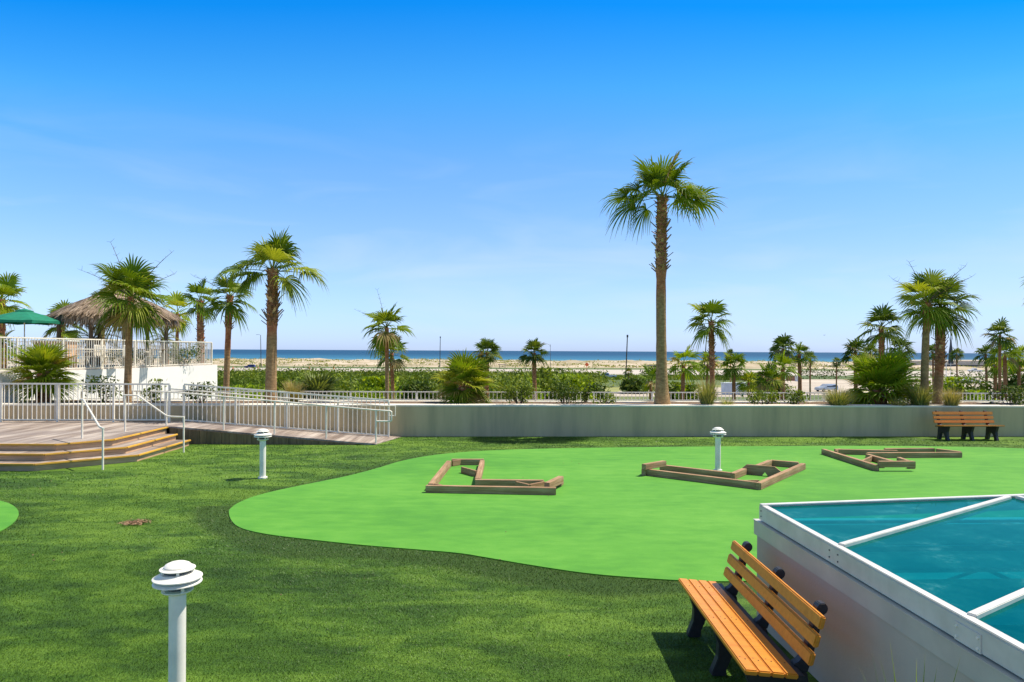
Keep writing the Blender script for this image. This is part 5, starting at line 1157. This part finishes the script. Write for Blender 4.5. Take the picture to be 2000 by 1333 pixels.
vehicle(488, 719.5, 'suv', 4.6, 'blue_paint', 'dark blue car driving on the coast road at left', R(180), GZ + 0.05)
vehicle(1186, 739, 'pickup', 5.8, 'silver_paint', 'silver pickup truck parked in the field right of centre', R(180), GZ + 0.02)
vehicle(1614, 765, 'suv', 4.9, 'silver_paint', 'pale car parked on the sandy lot behind the grass clump', R(200), GZ + 0.05)
vehicle(1896, 749, 'sedan', 4.6, 'silver_paint', 'grey car parked near the bushes at right', R(0), GZ + 0.05)
vehicle(1904, 727, 'pickup', 5.6, 'white_paint', 'white vehicle beyond the bushes at right', R(180), GZ + 0.05)
def pole(px, ty, by, label, w_=0.28, mat='pole_wood', lean=0, arm=None, name='utility_pole', cat='utility pole', grp='poles along the coast road'):
    b = atZ(px, by, GZ); tp = atY(px + lean, ty, b.y); t = thing(name, b, label, cat, grp)
    MB().tube([(0, 0, 0), tp - b], [w_ / 2, w_ / 2 * 0.7], 8).build('pole', mat, t)
    h = tp - b
    if arm == 'lamp': MB().tube([h, h + Vector((-0.6, 0, 0.25)), h + Vector((-1.4, 0, 0.25))], 0.06, 6).build('arm', mat, t); MB().box(h + Vector((-1.7, 0, 0.22)), (0.8, 0.35, 0.14)).build('lamp_head', mat, t)
    elif arm == 'curve': MB().tube([h - Vector((0, 0, 1.2)), h + Vector((-0.3, 0, -0.3)), h + Vector((-1.6, 0, 0.25)), h + Vector((-3.4, 0, 0.3))], 0.07, 6).build('arm', mat, t); MB().box(h + Vector((-3.9, 0, 0.28)), (0.8, 0.3, 0.12)).build('lamp_head', mat, t)
    else: MB().box(h + Vector((0, 0, -0.3)), (0.5, 0.3, 0.8)).build('transformer', 'dark_metal', t)
    return t
pole(510, 655, 718, 'tall street lamp pole on the road left of the shaggy palm', 0.38, 'dark_metal', -1, 'lamp', 'street_lamp', 'street lamp')
pole(859, 658, 718, 'slightly leaning pole left of the central fan palm', 0.42, 'dark_metal', 1)
pole(1222, 655, 741, 'wooden pole standing in the field left of the tallest palm', 0.42, 'pole_wood', 3.5)
pole(1374, 658, 742, 'leaning pole beside the drooping palm trunk', 0.38, 'dark_metal', 6)
pole(1075, 673, 722, 'curved street lamp right of the small centre palm', 0.20, 'dark_metal', 0, 'curve', 'street_lamp', 'street lamp')
pole(1848, 694, 752, 'thin white pole right of the tall palm pair', 0.22, 'white_paint', 0, None, name='flag_pole', cat='pole')
pole(1857, 705, 735, 'shorter white pole beside the thin white one', 0.2, 'white_paint', 0, None, name='flag_pole', cat='pole')
# picnic shelter by the beach
b = atZ(981, 720, GZ); t = thing('picnic_shelter', b, 'small dark beach shelter by the road near the centre', 'shelter')
for sx in (-1.3, 1.3):
    for sy in (-1, 1): MB().bar((sx, sy, 0), (sx, sy, 1.7), 0.2, 0.2, up=Vector((1, 0, 0))).build('post', 'pole_wood', t)
MB().prism([(-2, -1.4), (2, -1.4), (2, 1.4), (-2, 1.4)], 1.72, 1.95).build('roof', 'pole_wood', t); MB().box((0, 0, 0.8), (1.8, 0.8, 0.1)).build('table', 'pole_wood', t)
# road sign
b = atZ(1146, 724, GZ); t = thing('road_sign', b, 'orange diamond warning sign on a post beside the road', 'sign')
MB().bar((0, 0, 0), (0, 0, 3.2), 0.14, 0.14, up=Vector((1, 0, 0))).build('post', 'cone_orange', t)
MB().box((0, -0.1, 2.6), (1.4, 0.06, 1.4), Matrix.Rotation(R(45), 3, 'Y')).build('panel', 'cone_orange', t)
for i, (x, lab) in enumerate(((504, 'orange traffic cone left of the shaggy palm'), (455, 'orange traffic cone beside the slender palm trunk'), (604, 'orange traffic cone right of the shaggy palm'), (775, 'orange traffic cone right of the overlapping palms'), (652, 'orange traffic marker on the road further right'))):
    b = atZ(x, 722, GZ + 0.02); t = thing('traffic_cone', b, lab, 'traffic cone', 'traffic cones along the road')
    MB().box((0, 0, 0.04), (0.7, 0.7, 0.08)).build('base', 'dark_metal', t); MB().lathe([(0.3, 0.08), (0.1, 1.2)], 12).build('cone', 'cone_orange', t)
# roadside guard posts
rs = random.Random(8)
for i in range(22):
    x = 640 + i * 34 + rs.uniform(-6, 6); b = atZ(x, 725.5, GZ)
    if 940 < x < 1020: continue
    o = MB().bar((0, 0, 0), (0, 0, 1.1), 0.16, 0.16, up=Vector((1, 0, 0))).build('marker_post', 'dark_metal', None, loc=b)
    tag(o, 'thin dark marker post lining the pale road', 'post', 'marker posts lining the road')
# white container
b = atZ(1437, 771, GZ); t = thing('storage_container', b, 'pale blue-white storage container behind the planter railing', 'container')
MB().box((0, 0, 1.15), (5.2, 2.2, 2.2)).build('body', 'box_white', t, bevel=0.04); MB().box((0, 0, 2.31), (5.4, 2.4, 0.09)).build('roof', 'white_paint', t)
MB().box((1.4, -1.12, 1.1), (0.9, 0.04, 1.9)).build('door', 'white_paint', t)
b = atZ(1544, 744.5, GZ); t = thing('wall_sign', b, 'low red-brown brick sign wall on the sandy lot', 'sign')
MB().box((0, 0, 0.9), (2.6, 0.5, 1.2)).build('panel', 'brick', t); MB().box((0, 0, 0.15), (3.0, 0.8, 0.3)).build('base', 'brick', t)
b = atZ(1556, 745.5, GZ); t = thing('utility_cabinet', b, 'small white cabinet right of the brick sign', 'cabinet')
MB().box((0, 0, 0.75), (0.8, 0.6, 1.5)).build('body', 'white_paint', t); MB().box((0, -0.31, 0.75), (0.6, 0.03, 1.2)).build('door', 'box_white', t)
# steeple-like tower on the horizon at right
b = atZ(1857, 705, GZ); b.z = GZ
t = thing('lattice_tower', (atY(1857, 700, 420).x, 420, GZ), 'small dark pointed tower far off at right', 'tower')
MB().lathe([(1.6, 0), (1.3, 9), (0.7, 13), (0.1, 24.5 - 4)], 6).build('mast', 'dark_metal', t)
# bird
b = atY(1610, 655, 110); o = MB()
o.av((0, 0, 0)); o.av((-0.25, 0, 0.05)); o.av((-0.06, 0.05, 0.03)); o.av((0.25, 0, 0.05)); o.av((0.06, 0.05, 0.03)); o.av((0, -0.15, 0)); o.av((0, 0.15, -0.02)); o.av((0, 0, -0.05))
o.f += [(0, 1, 2), (0, 4, 3), (5, 1, 0), (5, 0, 3), (2, 6, 0), (0, 6, 4), (5, 7, 1), (7, 6, 1), (5, 3, 7), (7, 3, 6)]
tag(o.build('bird', 'pole_wood', None, loc=b), 'single small bird flying above the palm cluster', 'bird')
